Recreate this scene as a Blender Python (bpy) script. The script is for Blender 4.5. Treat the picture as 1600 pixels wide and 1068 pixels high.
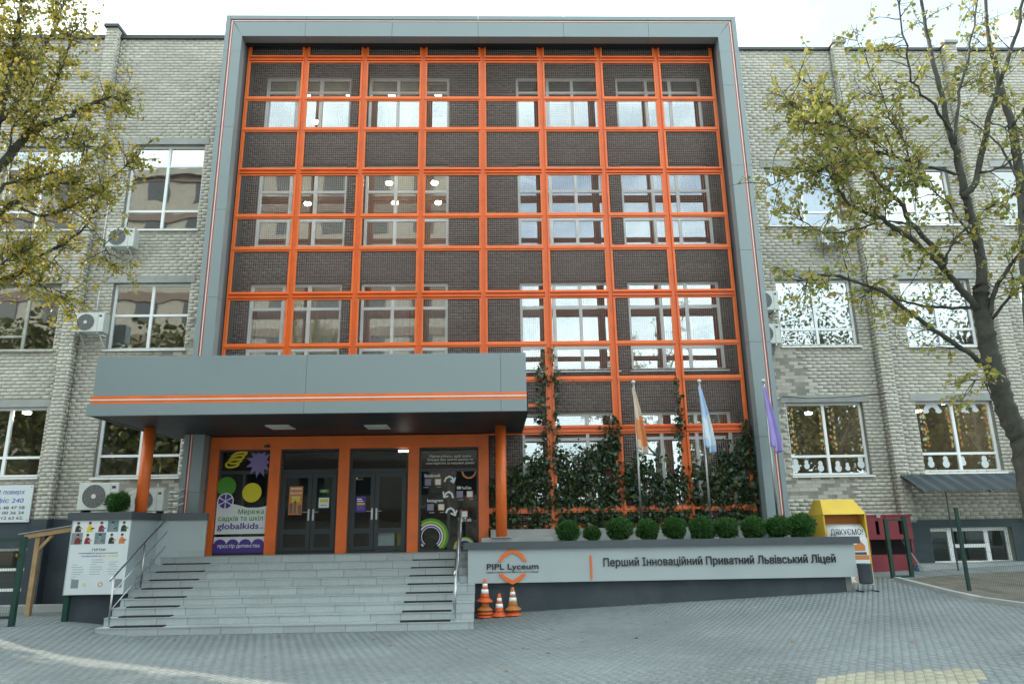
import bpy, math, random
import numpy as np
from mathutils import Vector, Matrix
from mathutils.geometry import interpolate_bezier, delaunay_2d_cdt

# ------------------------------------------------------------------ camera, world, sun, exposure
for o in list(bpy.data.objects):
    bpy.data.objects.remove(o, do_unlink=True)
SC = bpy.context.scene
COL = SC.collection
RND = random.Random(7)

F_PX, PITCH, YAW, ROLL = 1120.0, 0.2554, 0.0274, -0.0158
CAM = Vector((7.046, -18.089, 1.875))
fw = Vector((math.sin(YAW) * math.cos(PITCH), math.cos(YAW) * math.cos(PITCH), math.sin(PITCH)))
r0 = Vector((math.cos(YAW), -math.sin(YAW), 0.0))
u0 = r0.cross(fw)
rt = r0 * math.cos(ROLL) + u0 * math.sin(ROLL)
up = -r0 * math.sin(ROLL) + u0 * math.cos(ROLL)
cd = bpy.data.cameras.new('camera')
cam = bpy.data.objects.new('camera', cd)
COL.objects.link(cam)
M = Matrix((rt, up, -fw)).transposed().to_4x4()
M.translation = CAM
cam.matrix_world = M
cd.sensor_width = 36.0
cd.lens = 36.0 * F_PX / 1600.0
cd.clip_end = 2000.0
cd.clip_start = 0.05
SC.camera = cam


def at(px, py, Y):
    """point of the facade-parallel plane y = Y that a survey pixel of the photograph falls on"""
    d = fw + rt * ((px - 800) / F_PX) - up * ((py - 534) / F_PX)
    t = (Y - CAM.y) / d.y
    return CAM + d * t


SUN_EL = math.radians(25.0)
SUN_DIR = Vector((0.857 * math.cos(SUN_EL), -0.515 * math.cos(SUN_EL), -math.sin(SUN_EL)))  # way the light travels
SUN_AZ = math.atan2(-SUN_DIR.x, -SUN_DIR.y)  # from +Y towards +X

world = bpy.data.worlds.new('World')
SC.world = world
world.use_nodes = True
nt = world.node_tree
nt.nodes.clear()
wo = nt.nodes.new('ShaderNodeOutputWorld')
bg = nt.nodes.new('ShaderNodeBackground')
sky = nt.nodes.new('ShaderNodeTexSky')
sky.sky_type = 'NISHITA'
sky.sun_disc = False
sky.sun_elevation = SUN_EL
sky.sun_rotation = SUN_AZ
sky.air_density = 1.0
sky.dust_density = 1.5
sky.ozone_density = 1.0
tc = nt.nodes.new('ShaderNodeTexCoord')
mp = nt.nodes.new('ShaderNodeMapping')
mp.inputs['Scale'].default_value = (1.0, 1.0, 2.2)
mp.inputs['Location'].default_value = (0.35, 0.1, 0.0)
cn = nt.nodes.new('ShaderNodeTexNoise')
cn.inputs['Scale'].default_value = 1.7
cn.inputs['Detail'].default_value = 6.0
cn.inputs['Roughness'].default_value = 0.55
cr = nt.nodes.new('ShaderNodeValToRGB')
cr.color_ramp.elements[0].position = 0.40
cr.color_ramp.elements[0].color = (0, 0, 0, 1)
cr.color_ramp.elements[1].position = 0.58
cr.color_ramp.elements[1].color = (1, 1, 1, 1)
cm = nt.nodes.new('ShaderNodeMath')
cm.operation = 'MULTIPLY_ADD'
cm.inputs[1].default_value = 0.75
cm.inputs[2].default_value = 0.2
mx = nt.nodes.new('ShaderNodeMix')
mx.data_type = 'RGBA'
CLOUD = (9.0, 10.6, 10.4, 1)
mx.inputs['B'].default_value = CLOUD
nt.links.new(tc.outputs['Generated'], mp.inputs['Vector'])
nt.links.new(mp.outputs['Vector'], cn.inputs['Vector'])
nt.links.new(cn.outputs['Fac'], cr.inputs['Fac'])
nt.links.new(cr.outputs['Color'], cm.inputs[0])
nt.links.new(cm.outputs[0], mx.inputs['Factor'])
nt.links.new(sky.outputs['Color'], mx.inputs['A'])
nt.links.new(mx.outputs['Result'], bg.inputs['Color'])
bg.inputs['Strength'].default_value = 0.12
nt.links.new(bg.outputs[0], wo.inputs[0])

sl = bpy.data.lights.new('sun', 'SUN')
sl.energy = 2.4
sl.angle = math.radians(0.5)
sl.color = (1.0, 0.88, 0.70)
so = bpy.data.objects.new('sun', sl)
COL.objects.link(so)
so.rotation_euler = SUN_DIR.to_track_quat('-Z', 'Y').to_euler()
so.location = (-20, 20, 30)

SC.view_settings.view_transform = 'Standard'
SC.view_settings.look = 'None'
SC.view_settings.exposure = 1.6
SC.view_settings.gamma = 1.0
SC.view_settings.use_curve_mapping = False
SC.render.engine = 'CYCLES'
SC.cycles.max_bounces = 8
SC.cycles.transparent_max_bounces = 16
SC.cycles.use_denoising = True


# ------------------------------------------------------------------ materials
def mat(name, col, rough=0.6, metal=0.0, var=0.0, vscale=3.0, bump=0.0, bscale=40.0, spec=0.5,
        island=0.0, dirt=0.0, dirtcol=None, dscale=1.2):
    m = bpy.data.materials.new(name)
    m.use_nodes = True
    t = m.node_tree
    b = t.nodes['Principled BSDF']
    b.inputs['Base Color'].default_value = (*col, 1)
    b.inputs['Roughness'].default_value = rough
    b.inputs['Metallic'].default_value = metal
    b.inputs['Specular IOR Level'].default_value = spec
    cur = None
    co = t.nodes.new('ShaderNodeNewGeometry')

    def hue(fac_socket, amt, prev):
        mr = t.nodes.new('ShaderNodeMapRange')
        mr.inputs['To Min'].default_value = 1.0 - amt
        mr.inputs['To Max'].default_value = 1.0 + amt
        t.links.new(fac_socket, mr.inputs['Value'])
        mm = t.nodes.new('ShaderNodeVectorMath')
        mm.operation = 'MULTIPLY'
        if prev is None:
            mm.inputs[0].default_value = col
        else:
            t.links.new(prev, mm.inputs[0])
        t.links.new(mr.outputs[0], mm.inputs[1])
        return mm.outputs[0]
    if island:
        gi = t.nodes.new('ShaderNodeNewGeometry')
        oi = t.nodes.new('ShaderNodeObjectInfo')
        ad = t.nodes.new('ShaderNodeMath')
        ad.operation = 'ADD'
        t.links.new(gi.outputs['Random Per Island'], ad.inputs[0])
        t.links.new(oi.outputs['Random'], ad.inputs[1])
        fr = t.nodes.new('ShaderNodeMath')
        fr.operation = 'FRACT'
        t.links.new(ad.outputs[0], fr.inputs[0])
        cur = hue(fr.outputs[0], island, cur)
    if var:
        n = t.nodes.new('ShaderNodeTexNoise')
        n.inputs['Scale'].default_value = vscale
        n.inputs['Detail'].default_value = 5
        t.links.new(co.outputs['Position'], n.inputs['Vector'])
        mr2 = t.nodes.new('ShaderNodeMapRange')
        mr2.inputs['From Min'].default_value = 0.3
        mr2.inputs['From Max'].default_value = 0.7
        t.links.new(n.outputs['Fac'], mr2.inputs['Value'])
        cur = hue(mr2.outputs[0], var, cur)
        rr = t.nodes.new('ShaderNodeMapRange')
        rr.inputs['To Min'].default_value = max(0.02, rough - 0.08)
        rr.inputs['To Max'].default_value = min(1.0, rough + 0.08)
        t.links.new(n.outputs['Fac'], rr.inputs['Value'])
        t.links.new(rr.outputs[0], b.inputs['Roughness'])
    if dirt:
        n = t.nodes.new('ShaderNodeTexNoise')
        n.inputs['Scale'].default_value = dscale
        n.inputs['Detail'].default_value = 8
        n.inputs['Roughness'].default_value = 0.65
        t.links.new(co.outputs['Position'], n.inputs['Vector'])
        rp = t.nodes.new('ShaderNodeValToRGB')
        rp.color_ramp.elements[0].position = 0.48
        rp.color_ramp.elements[0].color = (0, 0, 0, 1)
        rp.color_ramp.elements[1].position = 0.72
        rp.color_ramp.elements[1].color = (dirt, dirt, dirt, 1)
        t.links.new(n.outputs['Fac'], rp.inputs['Fac'])
        mm = t.nodes.new('ShaderNodeMix')
        mm.data_type = 'RGBA'
        t.links.new(rp.outputs['Color'], mm.inputs['Factor'])
        if cur is None:
            mm.inputs['A'].default_value = (*col, 1)
        else:
            t.links.new(cur, mm.inputs['A'])
        mm.inputs['B'].default_value = (*(dirtcol or tuple(c * 0.45 for c in col)), 1)
        cur = mm.outputs['Result']
    if cur is not None:
        t.links.new(cur, b.inputs['Base Color'])
    if bump:
        n = t.nodes.new('ShaderNodeTexNoise')
        n.inputs['Scale'].default_value = bscale
        n.inputs['Detail'].default_value = 4
        t.links.new(co.outputs['Position'], n.inputs['Vector'])
        bp = t.nodes.new('ShaderNodeBump')
        bp.inputs['Strength'].default_value = bump
        bp.inputs['Distance'].default_value = 0.01
        t.links.new(n.outputs['Fac'], bp.inputs['Height'])
        t.links.new(bp.outputs[0], b.inputs['Normal'])
    return m


def leaf_mat(name, cols, trans=0.35, rough=0.5):
    m = bpy.data.materials.new(name)
    m.use_nodes = True
    t = m.node_tree
    b = t.nodes['Principled BSDF']
    out = t.nodes['Material Output']
    g = t.nodes.new('ShaderNodeNewGeometry')
    rp = t.nodes.new('ShaderNodeValToRGB')
    e = rp.color_ramp.elements
    while len(e) < len(cols):
        e.new(0.5)
    for i, c in enumerate(cols):
        e[i].position = i / (len(cols) - 1)
        e[i].color = (*c, 1)
    t.links.new(g.outputs['Random Per Island'], rp.inputs['Fac'])
    t.links.new(rp.outputs['Color'], b.inputs['Base Color'])
    b.inputs['Roughness'].default_value = rough
    tr = t.nodes.new('ShaderNodeBsdfTranslucent')
    t.links.new(rp.outputs['Color'], tr.inputs['Color'])
    ms = t.nodes.new('ShaderNodeMixShader')
    ms.inputs[0].default_value = trans
    t.links.new(b.outputs[0], ms.inputs[1])
    t.links.new(tr.outputs[0], ms.inputs[2])
    t.links.new(ms.outputs[0], out.inputs[0])
    return m


def glass_mat(name, refl=0.22, tint=(0.85, 0.9, 0.9), wave=0.35):
    """double glazing: mirror part plus a clear part that shows the room behind"""
    m = bpy.data.materials.new(name)
    m.use_nodes = True
    t = m.node_tree
    t.nodes.remove(t.nodes['Principled BSDF'])
    out = t.nodes['Material Output']
    gl = t.nodes.new('ShaderNodeBsdfGlossy')
    gl.inputs['Roughness'].default_value = 0.015
    gl.inputs['Color'].default_value = (0.95, 0.97, 1, 1)
    tr = t.nodes.new('ShaderNodeBsdfTransparent')
    tr.inputs['Color'].default_value = (*tint, 1)
    lw = t.nodes.new('ShaderNodeFresnel')
    lw.inputs['IOR'].default_value = 1.5
    ad = t.nodes.new('ShaderNodeMath')
    ad.operation = 'ADD'
    ad.use_clamp = True
    ad.inputs[1].default_value = refl - 0.04
    t.links.new(lw.outputs[0], ad.inputs[0])
    ms = t.nodes.new('ShaderNodeMixShader')
    t.links.new(ad.outputs[0], ms.inputs[0])
    t.links.new(tr.outputs[0], ms.inputs[1])
    t.links.new(gl.outputs[0], ms.inputs[2])
    co = t.nodes.new('ShaderNodeTexCoord')
    n = t.nodes.new('ShaderNodeTexNoise')
    n.inputs['Scale'].default_value = 1.3
    n.inputs['Detail'].default_value = 1
    t.links.new(co.outputs['Object'], n.inputs['Vector'])
    bp = t.nodes.new('ShaderNodeBump')
    bp.inputs['Strength'].default_value = wave
    bp.inputs['Distance'].default_value = 0.03
    t.links.new(n.outputs['Fac'], bp.inputs['Height'])
    t.links.new(bp.outputs[0], gl.inputs['Normal'])
    t.links.new(ms.outputs[0], out.inputs[0])
    return m


def lamp_mat(name, col, s):
    m = bpy.data.materials.new(name)
    m.use_nodes = True
    b = m.node_tree.nodes['Principled BSDF']
    b.inputs['Base Color'].default_value = (0.8, 0.8, 0.8, 1)
    b.inputs['Emission Color'].default_value = (*col, 1)
    b.inputs['Emission Strength'].default_value = s
    return m


m_brick = mat('pale_brick', (0.46, 0.432, 0.372), 0.9, var=0.10, vscale=0.7, bump=0.08, bscale=60, island=0.12,
              dirt=0.45, dirtcol=(0.27, 0.245, 0.205), dscale=0.45)
m_mortar = mat('dark_mortar', (0.25, 0.235, 0.205), 0.95, var=0.2, vscale=4)
m_dbrick = mat('dark_brick', (0.125, 0.094, 0.09), 0.8, var=0.15, vscale=1.5, island=0.14)
m_dmortar = mat('black_mortar', (0.08, 0.062, 0.06), 0.95)
m_plinth = mat('slate_plaster', (0.040, 0.054, 0.066), 0.8, var=0.15, vscale=1.5, bump=0.3, bscale=90, dirt=0.5,
               dirtcol=(0.10, 0.105, 0.11), dscale=0.9)
m_concrete = mat('concrete', (0.33, 0.335, 0.325), 0.85, var=0.12, vscale=2, bump=0.25, bscale=70, dirt=0.4, dscale=1.5)
m_clad = mat('grey_cladding', (0.215, 0.258, 0.27), 0.4, metal=0.0, var=0.05, vscale=0.6, spec=0.5, dirt=0.22, dirtcol=(0.165, 0.19, 0.195), dscale=0.6)
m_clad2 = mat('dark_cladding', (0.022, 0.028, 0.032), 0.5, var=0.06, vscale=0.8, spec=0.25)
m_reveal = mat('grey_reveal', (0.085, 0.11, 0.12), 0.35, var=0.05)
m_orange = mat('orange_paint', (0.76, 0.145, 0.024), 0.42, var=0.07, vscale=1.5, dirt=0.45, dirtcol=(0.46, 0.11, 0.03), dscale=2.2)
m_stripe = mat('orange_stripe', (0.58, 0.12, 0.05), 0.4, var=0.05)
m_white = mat('white_paint', (0.78, 0.79, 0.79), 0.45, var=0.04, vscale=2)
m_pvc = mat('white_pvc', (0.82, 0.83, 0.83), 0.4, var=0.04, vscale=1.5)
m_oldwood = mat('weathered_window_paint', (0.33, 0.32, 0.28), 0.8, var=0.25, vscale=6, bump=0.4)
m_steel = mat('stainless_steel', (0.6, 0.62, 0.63), 0.38, metal=1.0, var=0.05)
m_galv = mat('galvanised_wire', (0.46, 0.39, 0.35), 0.5, metal=0.1)
m_tile = mat('grey_granite_tile', (0.36, 0.39, 0.395), 0.62, var=0.07, vscale=25, island=0.07, dirt=0.22, dscale=2.0)
m_tilegrout = mat('grout', (0.09, 0.094, 0.095), 0.9)
m_strip = mat('black_grip', (0.012, 0.012, 0.013), 0.95)
m_panel = mat('light_grey_panel', (0.38, 0.425, 0.44), 0.55, var=0.05, vscale=1.2, dirt=0.14, dirtcol=(0.3, 0.31, 0.31), dscale=1.2)
m_anth = mat('anthracite_cap', (0.06, 0.072, 0.082), 0.45, var=0.1, vscale=1.5)
m_black = mat('black_letter', (0.008, 0.008, 0.01), 0.4)
m_logo = mat('orange_logo', (0.72, 0.14, 0.02), 0.4)
m_frame_dark = mat('anthracite_aluminium', (0.028, 0.034, 0.04), 0.4)
m_glass = glass_mat('window_glass', 0.24, wave=0.10)
m_glassc = glass_mat('main_block_glass', 0.30, wave=0.05)
m_doorglass = glass_mat('door_glass', 0.035, (0.8, 0.84, 0.84), 0.06)
m_room = mat('room_wall', (0.36, 0.32, 0.27), 0.9, var=0.08)
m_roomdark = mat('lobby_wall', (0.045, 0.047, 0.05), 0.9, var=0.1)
m_curtain = mat('curtain_cloth', (0.72, 0.70, 0.65), 0.9, var=0.1, vscale=8)
m_acwhite = mat('air_conditioner_casing', (0.56, 0.58, 0.55), 0.5, var=0.06, vscale=3)
m_acdark = mat('air_conditioner_grille', (0.10, 0.105, 0.105), 0.6)
m_acmid = mat('air_conditioner_louvre', (0.24, 0.25, 0.25), 0.6)
m_green = mat('green_metal', (0.008, 0.042, 0.032), 0.45, var=0.1)
m_wood = mat('raw_pine', (0.36, 0.235, 0.12), 0.75, var=0.2, vscale=5, bump=0.3)
m_yellow = mat('yellow_sheet_metal', (0.62, 0.40, 0.03), 0.5, var=0.07, vscale=2, dirt=0.4, dirtcol=(0.42, 0.27, 0.03), dscale=2.5)
m_red = mat('dark_red_board', (0.20, 0.022, 0.035), 0.6, var=0.12, vscale=3)
m_awning = mat('slate_corrugated_sheet', (0.05, 0.062, 0.072), 0.5, var=0.15, vscale=3)
m_cone = mat('orange_cone_rubber', (0.60, 0.10, 0.02), 0.5, var=0.12, vscale=8, dirt=0.3, dirtcol=(0.2, 0.06, 0.03), dscale=9)
m_conebrown = mat('faded_cone_rubber', (0.42, 0.15, 0.03), 0.6, var=0.2, vscale=8, dirt=0.4, dirtcol=(0.18, 0.08, 0.03), dscale=9)
m_bark = mat('linden_bark', (0.062, 0.060, 0.050), 0.9, var=0.3, vscale=9, bump=0.9, bscale=25)
m_soil = mat('dry_soil', (0.125, 0.107, 0.088), 0.95, var=0.3, vscale=3, bump=0.8, bscale=20, dirt=0.5, dirtcol=(0.08, 0.085, 0.04), dscale=2)
m_paver = mat('concrete_paver', (0.195, 0.216, 0.22), 0.88, var=0.14, vscale=0.45, bump=0.3, bscale=120, island=0.06,
              dirt=0.5, dirtcol=(0.125, 0.135, 0.13), dscale=0.55)
m_paverjoint = mat('paver_joint', (0.18, 0.198, 0.20), 0.95, var=0.2, vscale=2, bump=0.4, bscale=30)
m_yellowpaver = mat('yellow_paver', (0.35, 0.325, 0.25), 0.85, var=0.12, vscale=2, island=0.08, dirt=0.3, dirtcol=(0.33, 0.3, 0.2))
m_leafR = leaf_mat('linden_leaf', [(0.24, 0.28, 0.05), (0.34, 0.34, 0.07), (0.40, 0.34, 0.08), (0.15, 0.22, 0.045), (0.42, 0.29, 0.09), (0.30, 0.33, 0.07)], 0.5)
m_leafL = leaf_mat('yellowing_leaf', [(0.27, 0.25, 0.03), (0.36, 0.29, 0.04), (0.15, 0.19, 0.03), (0.40, 0.31, 0.05), (0.27, 0.24, 0.04)], 0.45)
m_leafD = leaf_mat('dark_tree_leaf', [(0.05, 0.075, 0.02), (0.09, 0.10, 0.025), (0.13, 0.11, 0.03), (0.04, 0.06, 0.02), (0.10, 0.09, 0.03)], 0.3)
m_ivy = leaf_mat('ivy_leaf', [(0.014, 0.032, 0.015), (0.028, 0.058, 0.02), (0.05, 0.085, 0.028), (0.018, 0.04, 0.019), (0.08, 0.09, 0.03)], 0.15, 0.45)
m_thuja = leaf_mat('thuja_needles', [(0.022, 0.085, 0.016), (0.04, 0.13, 0.022), (0.06, 0.17, 0.03), (0.03, 0.10, 0.02)], 0.3, 0.6)
m_fallen = leaf_mat('fallen_leaf', [(0.30, 0.16, 0.03), (0.16, 0.08, 0.03), (0.34, 0.22, 0.05)], 0.1, 0.7)
m_lamp = lamp_mat('lit_lamp', (1.0, 0.88, 0.66), 32.0)
m_strip_lamp = lamp_mat('lit_strip_lamp', (1.0, 0.95, 0.85), 3.0)
m_led = mat('unlit_panel_lamp', (0.6, 0.62, 0.62), 0.4)
m_purple = mat('purple_print', (0.075, 0.035, 0.26), 0.5)
m_lav = mat('lavender_print', (0.20, 0.15, 0.34), 0.5)
m_pgreen = mat('green_print', (0.07, 0.25, 0.02), 0.5)
m_lime = mat('lime_print', (0.32, 0.48, 0.05), 0.5)
m_pyellow = mat('yellow_print', (0.62, 0.50, 0.02), 0.5)
m_pwhite = mat('white_print', (0.66, 0.68, 0.70), 0.5)
m_porange = mat('orange_print', (0.55, 0.19, 0.05), 0.5)
m_pblue = mat('blue_print', (0.10, 0.16, 0.45), 0.5)
m_pgrey = mat('grey_print', (0.22, 0.23, 0.24), 0.6)
m_paper = mat('poster_paper', (0.62, 0.66, 0.68), 0.45, var=0.03)
m_print_teal = mat('teal_print', (0.12, 0.22, 0.24), 0.6)
m_skin = mat('skin_print', (0.5, 0.3, 0.2), 0.6)
m_flag_o = mat('orange_flag_cloth', (0.62, 0.22, 0.07), 0.8, var=0.06)
m_flag_w = mat('white_flag_cloth', (0.62, 0.68, 0.76), 0.8, var=0.05)
m_flag_p = mat('purple_flag_cloth', (0.32, 0.26, 0.58), 0.8, var=0.08)
m_tar = mat('black_rubber', (0.012, 0.012, 0.013), 0.8)
m_cream = mat('cream_render', (0.30, 0.275, 0.23), 0.85, var=0.1)
m_brownr = mat('brown_render', (0.17, 0.125, 0.10), 0.85, var=0.1)
m_roofing = mat('roofing_felt', (0.05, 0.05, 0.05), 0.9)
m_darkmetal = mat('dark_sheet_coping', (0.035, 0.042, 0.042), 0.5)


# ------------------------------------------------------------------ mesh helpers
class MB:
    def __init__(s):
        s.v = []
        s.f = []

    def box(s, x0, x1, y0, y1, z0, z1):
        n = len(s.v)
        s.v += [(x0, y0, z0), (x1, y0, z0), (x1, y1, z0), (x0, y1, z0), (x0, y0, z1), (x1, y0, z1), (x1, y1, z1), (x0, y1, z1)]
        s.f += [(n, n + 3, n + 2, n + 1), (n + 4, n + 5, n + 6, n + 7), (n, n + 1, n + 5, n + 4), (n + 1, n + 2, n + 6, n + 5),
                (n + 2, n + 3, n + 7, n + 6), (n + 3, n, n + 4, n + 7)]
        return s

    def hexa(s, b, t):
        n = len(s.v)
        s.v += [tuple(p) for p in b] + [tuple(p) for p in t]
        s.f += [(n, n + 3, n + 2, n + 1), (n + 4, n + 5, n + 6, n + 7), (n, n + 1, n + 5, n + 4), (n + 1, n + 2, n + 6, n + 5),
                (n + 2, n + 3, n + 7, n + 6), (n + 3, n, n + 4, n + 7)]
        return s

    def tube(s, pts, rad, n=8, caps=True):
        pts = [Vector(p) for p in pts]
        if not isinstance(rad, (list, tuple)):
            rad = [rad] * len(pts)
        base = len(s.v)
        ref = None
        for i, p in enumerate(pts):
            d = (pts[min(i + 1, len(pts) - 1)] - pts[max(i - 1, 0)]).normalized()
            if ref is None:
                ref = Vector((1, 0, 0)) if abs(d.x) < 0.8 else Vector((0, 1, 0))
            a = d.cross(ref).normalized()
            b = d.cross(a)
            ref = b.cross(d)
            for k in range(n):
                w = 2 * math.pi * k / n
                s.v.append(tuple(p + (a * math.cos(w) + b * math.sin(w)) * rad[i]))
        for i in range(len(pts) - 1):
            for k in range(n):
                k2 = (k + 1) % n
                s.f.append((base + i * n + k, base + i * n + k2, base + (i + 1) * n + k2, base + (i + 1) * n + k))
        if caps:
            s.f.append(tuple(base + k for k in range(n))[::-1])
            e = base + (len(pts) - 1) * n
            s.f.append(tuple(e + k for k in range(n)))
        return s

    def lathe(s, prof, c=(0, 0, 0), n=20):
        base = len(s.v)
        for r, z in prof:
            for k in range(n):
                w = 2 * math.pi * k / n
                s.v.append((c[0] + r * math.cos(w), c[1] + r * math.sin(w), c[2] + z))
        for i in range(len(prof) - 1):
            for k in range(n):
                k2 = (k + 1) % n
                s.f.append((base + i * n + k, base + i * n + k2, base + (i + 1) * n + k2, base + (i + 1) * n + k))
        s.f.append(tuple(base + k for k in range(n))[::-1])
        e = base + (len(prof) - 1) * n
        s.f.append(tuple(e + k for k in range(n)))
        return s

    def poly(s, pts, y, d=0.003):
        """flat shape in the xz plane, facing -y, thickness d towards the viewer"""
        n = len(s.v)
        k = len(pts)
        a = sum(pts[i][0] * pts[(i + 1) % k][1] - pts[(i + 1) % k][0] * pts[i][1] for i in range(k))
        if a < 0:
            pts = pts[::-1]
        s.v += [(p[0], y - d, p[1]) for p in pts] + [(p[0], y, p[1]) for p in pts]
        s.f.append(tuple(range(n, n + k)))
        for i in range(k):
            j = (i + 1) % k
            s.f.append((n + i, n + k + i, n + k + j, n + j))
        return s

    def disc(s, cx, cz, r, y, d=0.003, n=24, rz=None):
        rz = rz or r
        return s.poly([(cx + r * math.cos(2 * math.pi * i / n), cz + rz * math.sin(2 * math.pi * i / n)) for i in range(n)], y, d)

    def ring(s, cx, cz, ro, ri, y, d=0.003, n=28, a0=0.0, a1=2 * math.pi):
        for i in range(n):
            w0 = a0 + (a1 - a0) * i / n
            w1 = a0 + (a1 - a0) * (i + 1) / n
            s.poly([(cx + ro * math.cos(w0), cz + ro * math.sin(w0)), (cx + ro * math.cos(w1), cz + ro * math.sin(w1)),
                    (cx + ri * math.cos(w1), cz + ri * math.sin(w1)), (cx + ri * math.cos(w0), cz + ri * math.sin(w0))], y, d)
        return s

    def stroke(s, pts, w, y, d=0.003):
        for i in range(len(pts) - 1):
            (x0, z0), (x1, z1) = pts[i], pts[i + 1]
            l = math.hypot(x1 - x0, z1 - z0) or 1e-6
            nx, nz = -(z1 - z0) / l * w / 2, (x1 - x0) / l * w / 2
            ex, ez = (x1 - x0) / l * w * 0.3, (z1 - z0) / l * w * 0.3
            s.poly([(x0 - ex + nx, z0 - ez + nz), (x0 - ex - nx, z0 - ez - nz), (x1 + ex - nx, z1 + ez - nz), (x1 + ex + nx, z1 + ez + nz)], y - (i % 4) * 0.0007, d)
        return s

    def build(s, name, m, parent=None, smooth=False):
        me = bpy.data.meshes.new(name)
        off = origin(parent) if parent else Vector((0, 0, 0))
        vs = [(x - off.x, y - off.y, z - off.z) for x, y, z in s.v] if parent else s.v
        me.from_pydata(vs, [], s.f)
        me.materials.append(m)
        if smooth:
            me.polygons.foreach_set('use_smooth', [True] * len(me.polygons))
        o = bpy.data.objects.new(name, me)
        COL.objects.link(o)
        if parent:
            o.parent = parent
        return o


def origin(o):
    v = Vector((0, 0, 0))
    while o is not None:
        v += Vector(o.location)
        o = o.parent
    return v


def boxes(name, arr, m, parent=None):
    """many boxes (n x 6: x0 x1 y0 y1 z0 z1) as one mesh"""
    a = np.asarray(arr, dtype=np.float64)
    n = len(a)
    off = origin(parent) if parent else Vector((0, 0, 0))
    idx = [(0, 2, 4), (1, 2, 4), (1, 3, 4), (0, 3, 4), (0, 2, 5), (1, 2, 5), (1, 3, 5), (0, 3, 5)]
    v = np.stack([a[:, list(i)] for i in idx], 1) - np.array(off)
    fq = np.array([(0, 3, 2, 1), (4, 5, 6, 7), (0, 1, 5, 4), (1, 2, 6, 5), (2, 3, 7, 6), (3, 0, 4, 7)])
    f = (np.arange(n)[:, None, None] * 8 + fq[None]).reshape(-1)
    return raw(name, v.reshape(-1, 3), f, 4, m, parent)


def raw(name, v, f, k, m, parent=None):
    me = bpy.data.meshes.new(name)
    me.vertices.add(len(v))
    me.vertices.foreach_set('co', np.ascontiguousarray(v, dtype=np.float32).ravel())
    nf = len(f) // k
    me.loops.add(len(f))
    me.loops.foreach_set('vertex_index', np.asarray(f, dtype=np.int32))
    me.polygons.add(nf)
    me.polygons.foreach_set('loop_start', np.arange(0, nf * k, k, dtype=np.int32))
    me.update(calc_edges=True)
    me.validate()
    me.materials.append(m)
    o = bpy.data.objects.new(name, me)
    COL.objects.link(o)
    if parent:
        o.parent = parent
    return o


def thing(name, label, cat, loc=(0, 0, 0), group=None):
    o = bpy.data.objects.new(name, None)
    o.empty_display_size = 0.2
    COL.objects.link(o)
    o.location = loc
    return tag(o, label, cat, group)


def tag(o, label=None, cat=None, group=None, kind=None):
    if label:
        o['label'] = label
    if cat:
        o['category'] = cat
    if group:
        o['group'] = group
    if kind:
        o['kind'] = kind
    return o


def copy_tree(o, parent=None):
    c = o.copy()
    COL.objects.link(c)
    if parent:
        c.parent = parent
    for ch in list(o.children):
        copy_tree(ch, c)
    return c


def bevel(o, w=0.01, seg=2):
    md = o.modifiers.new('bevel', 'BEVEL')
    md.width = w
    md.segments = seg
    md.limit_method = 'ANGLE'
    return o


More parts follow.
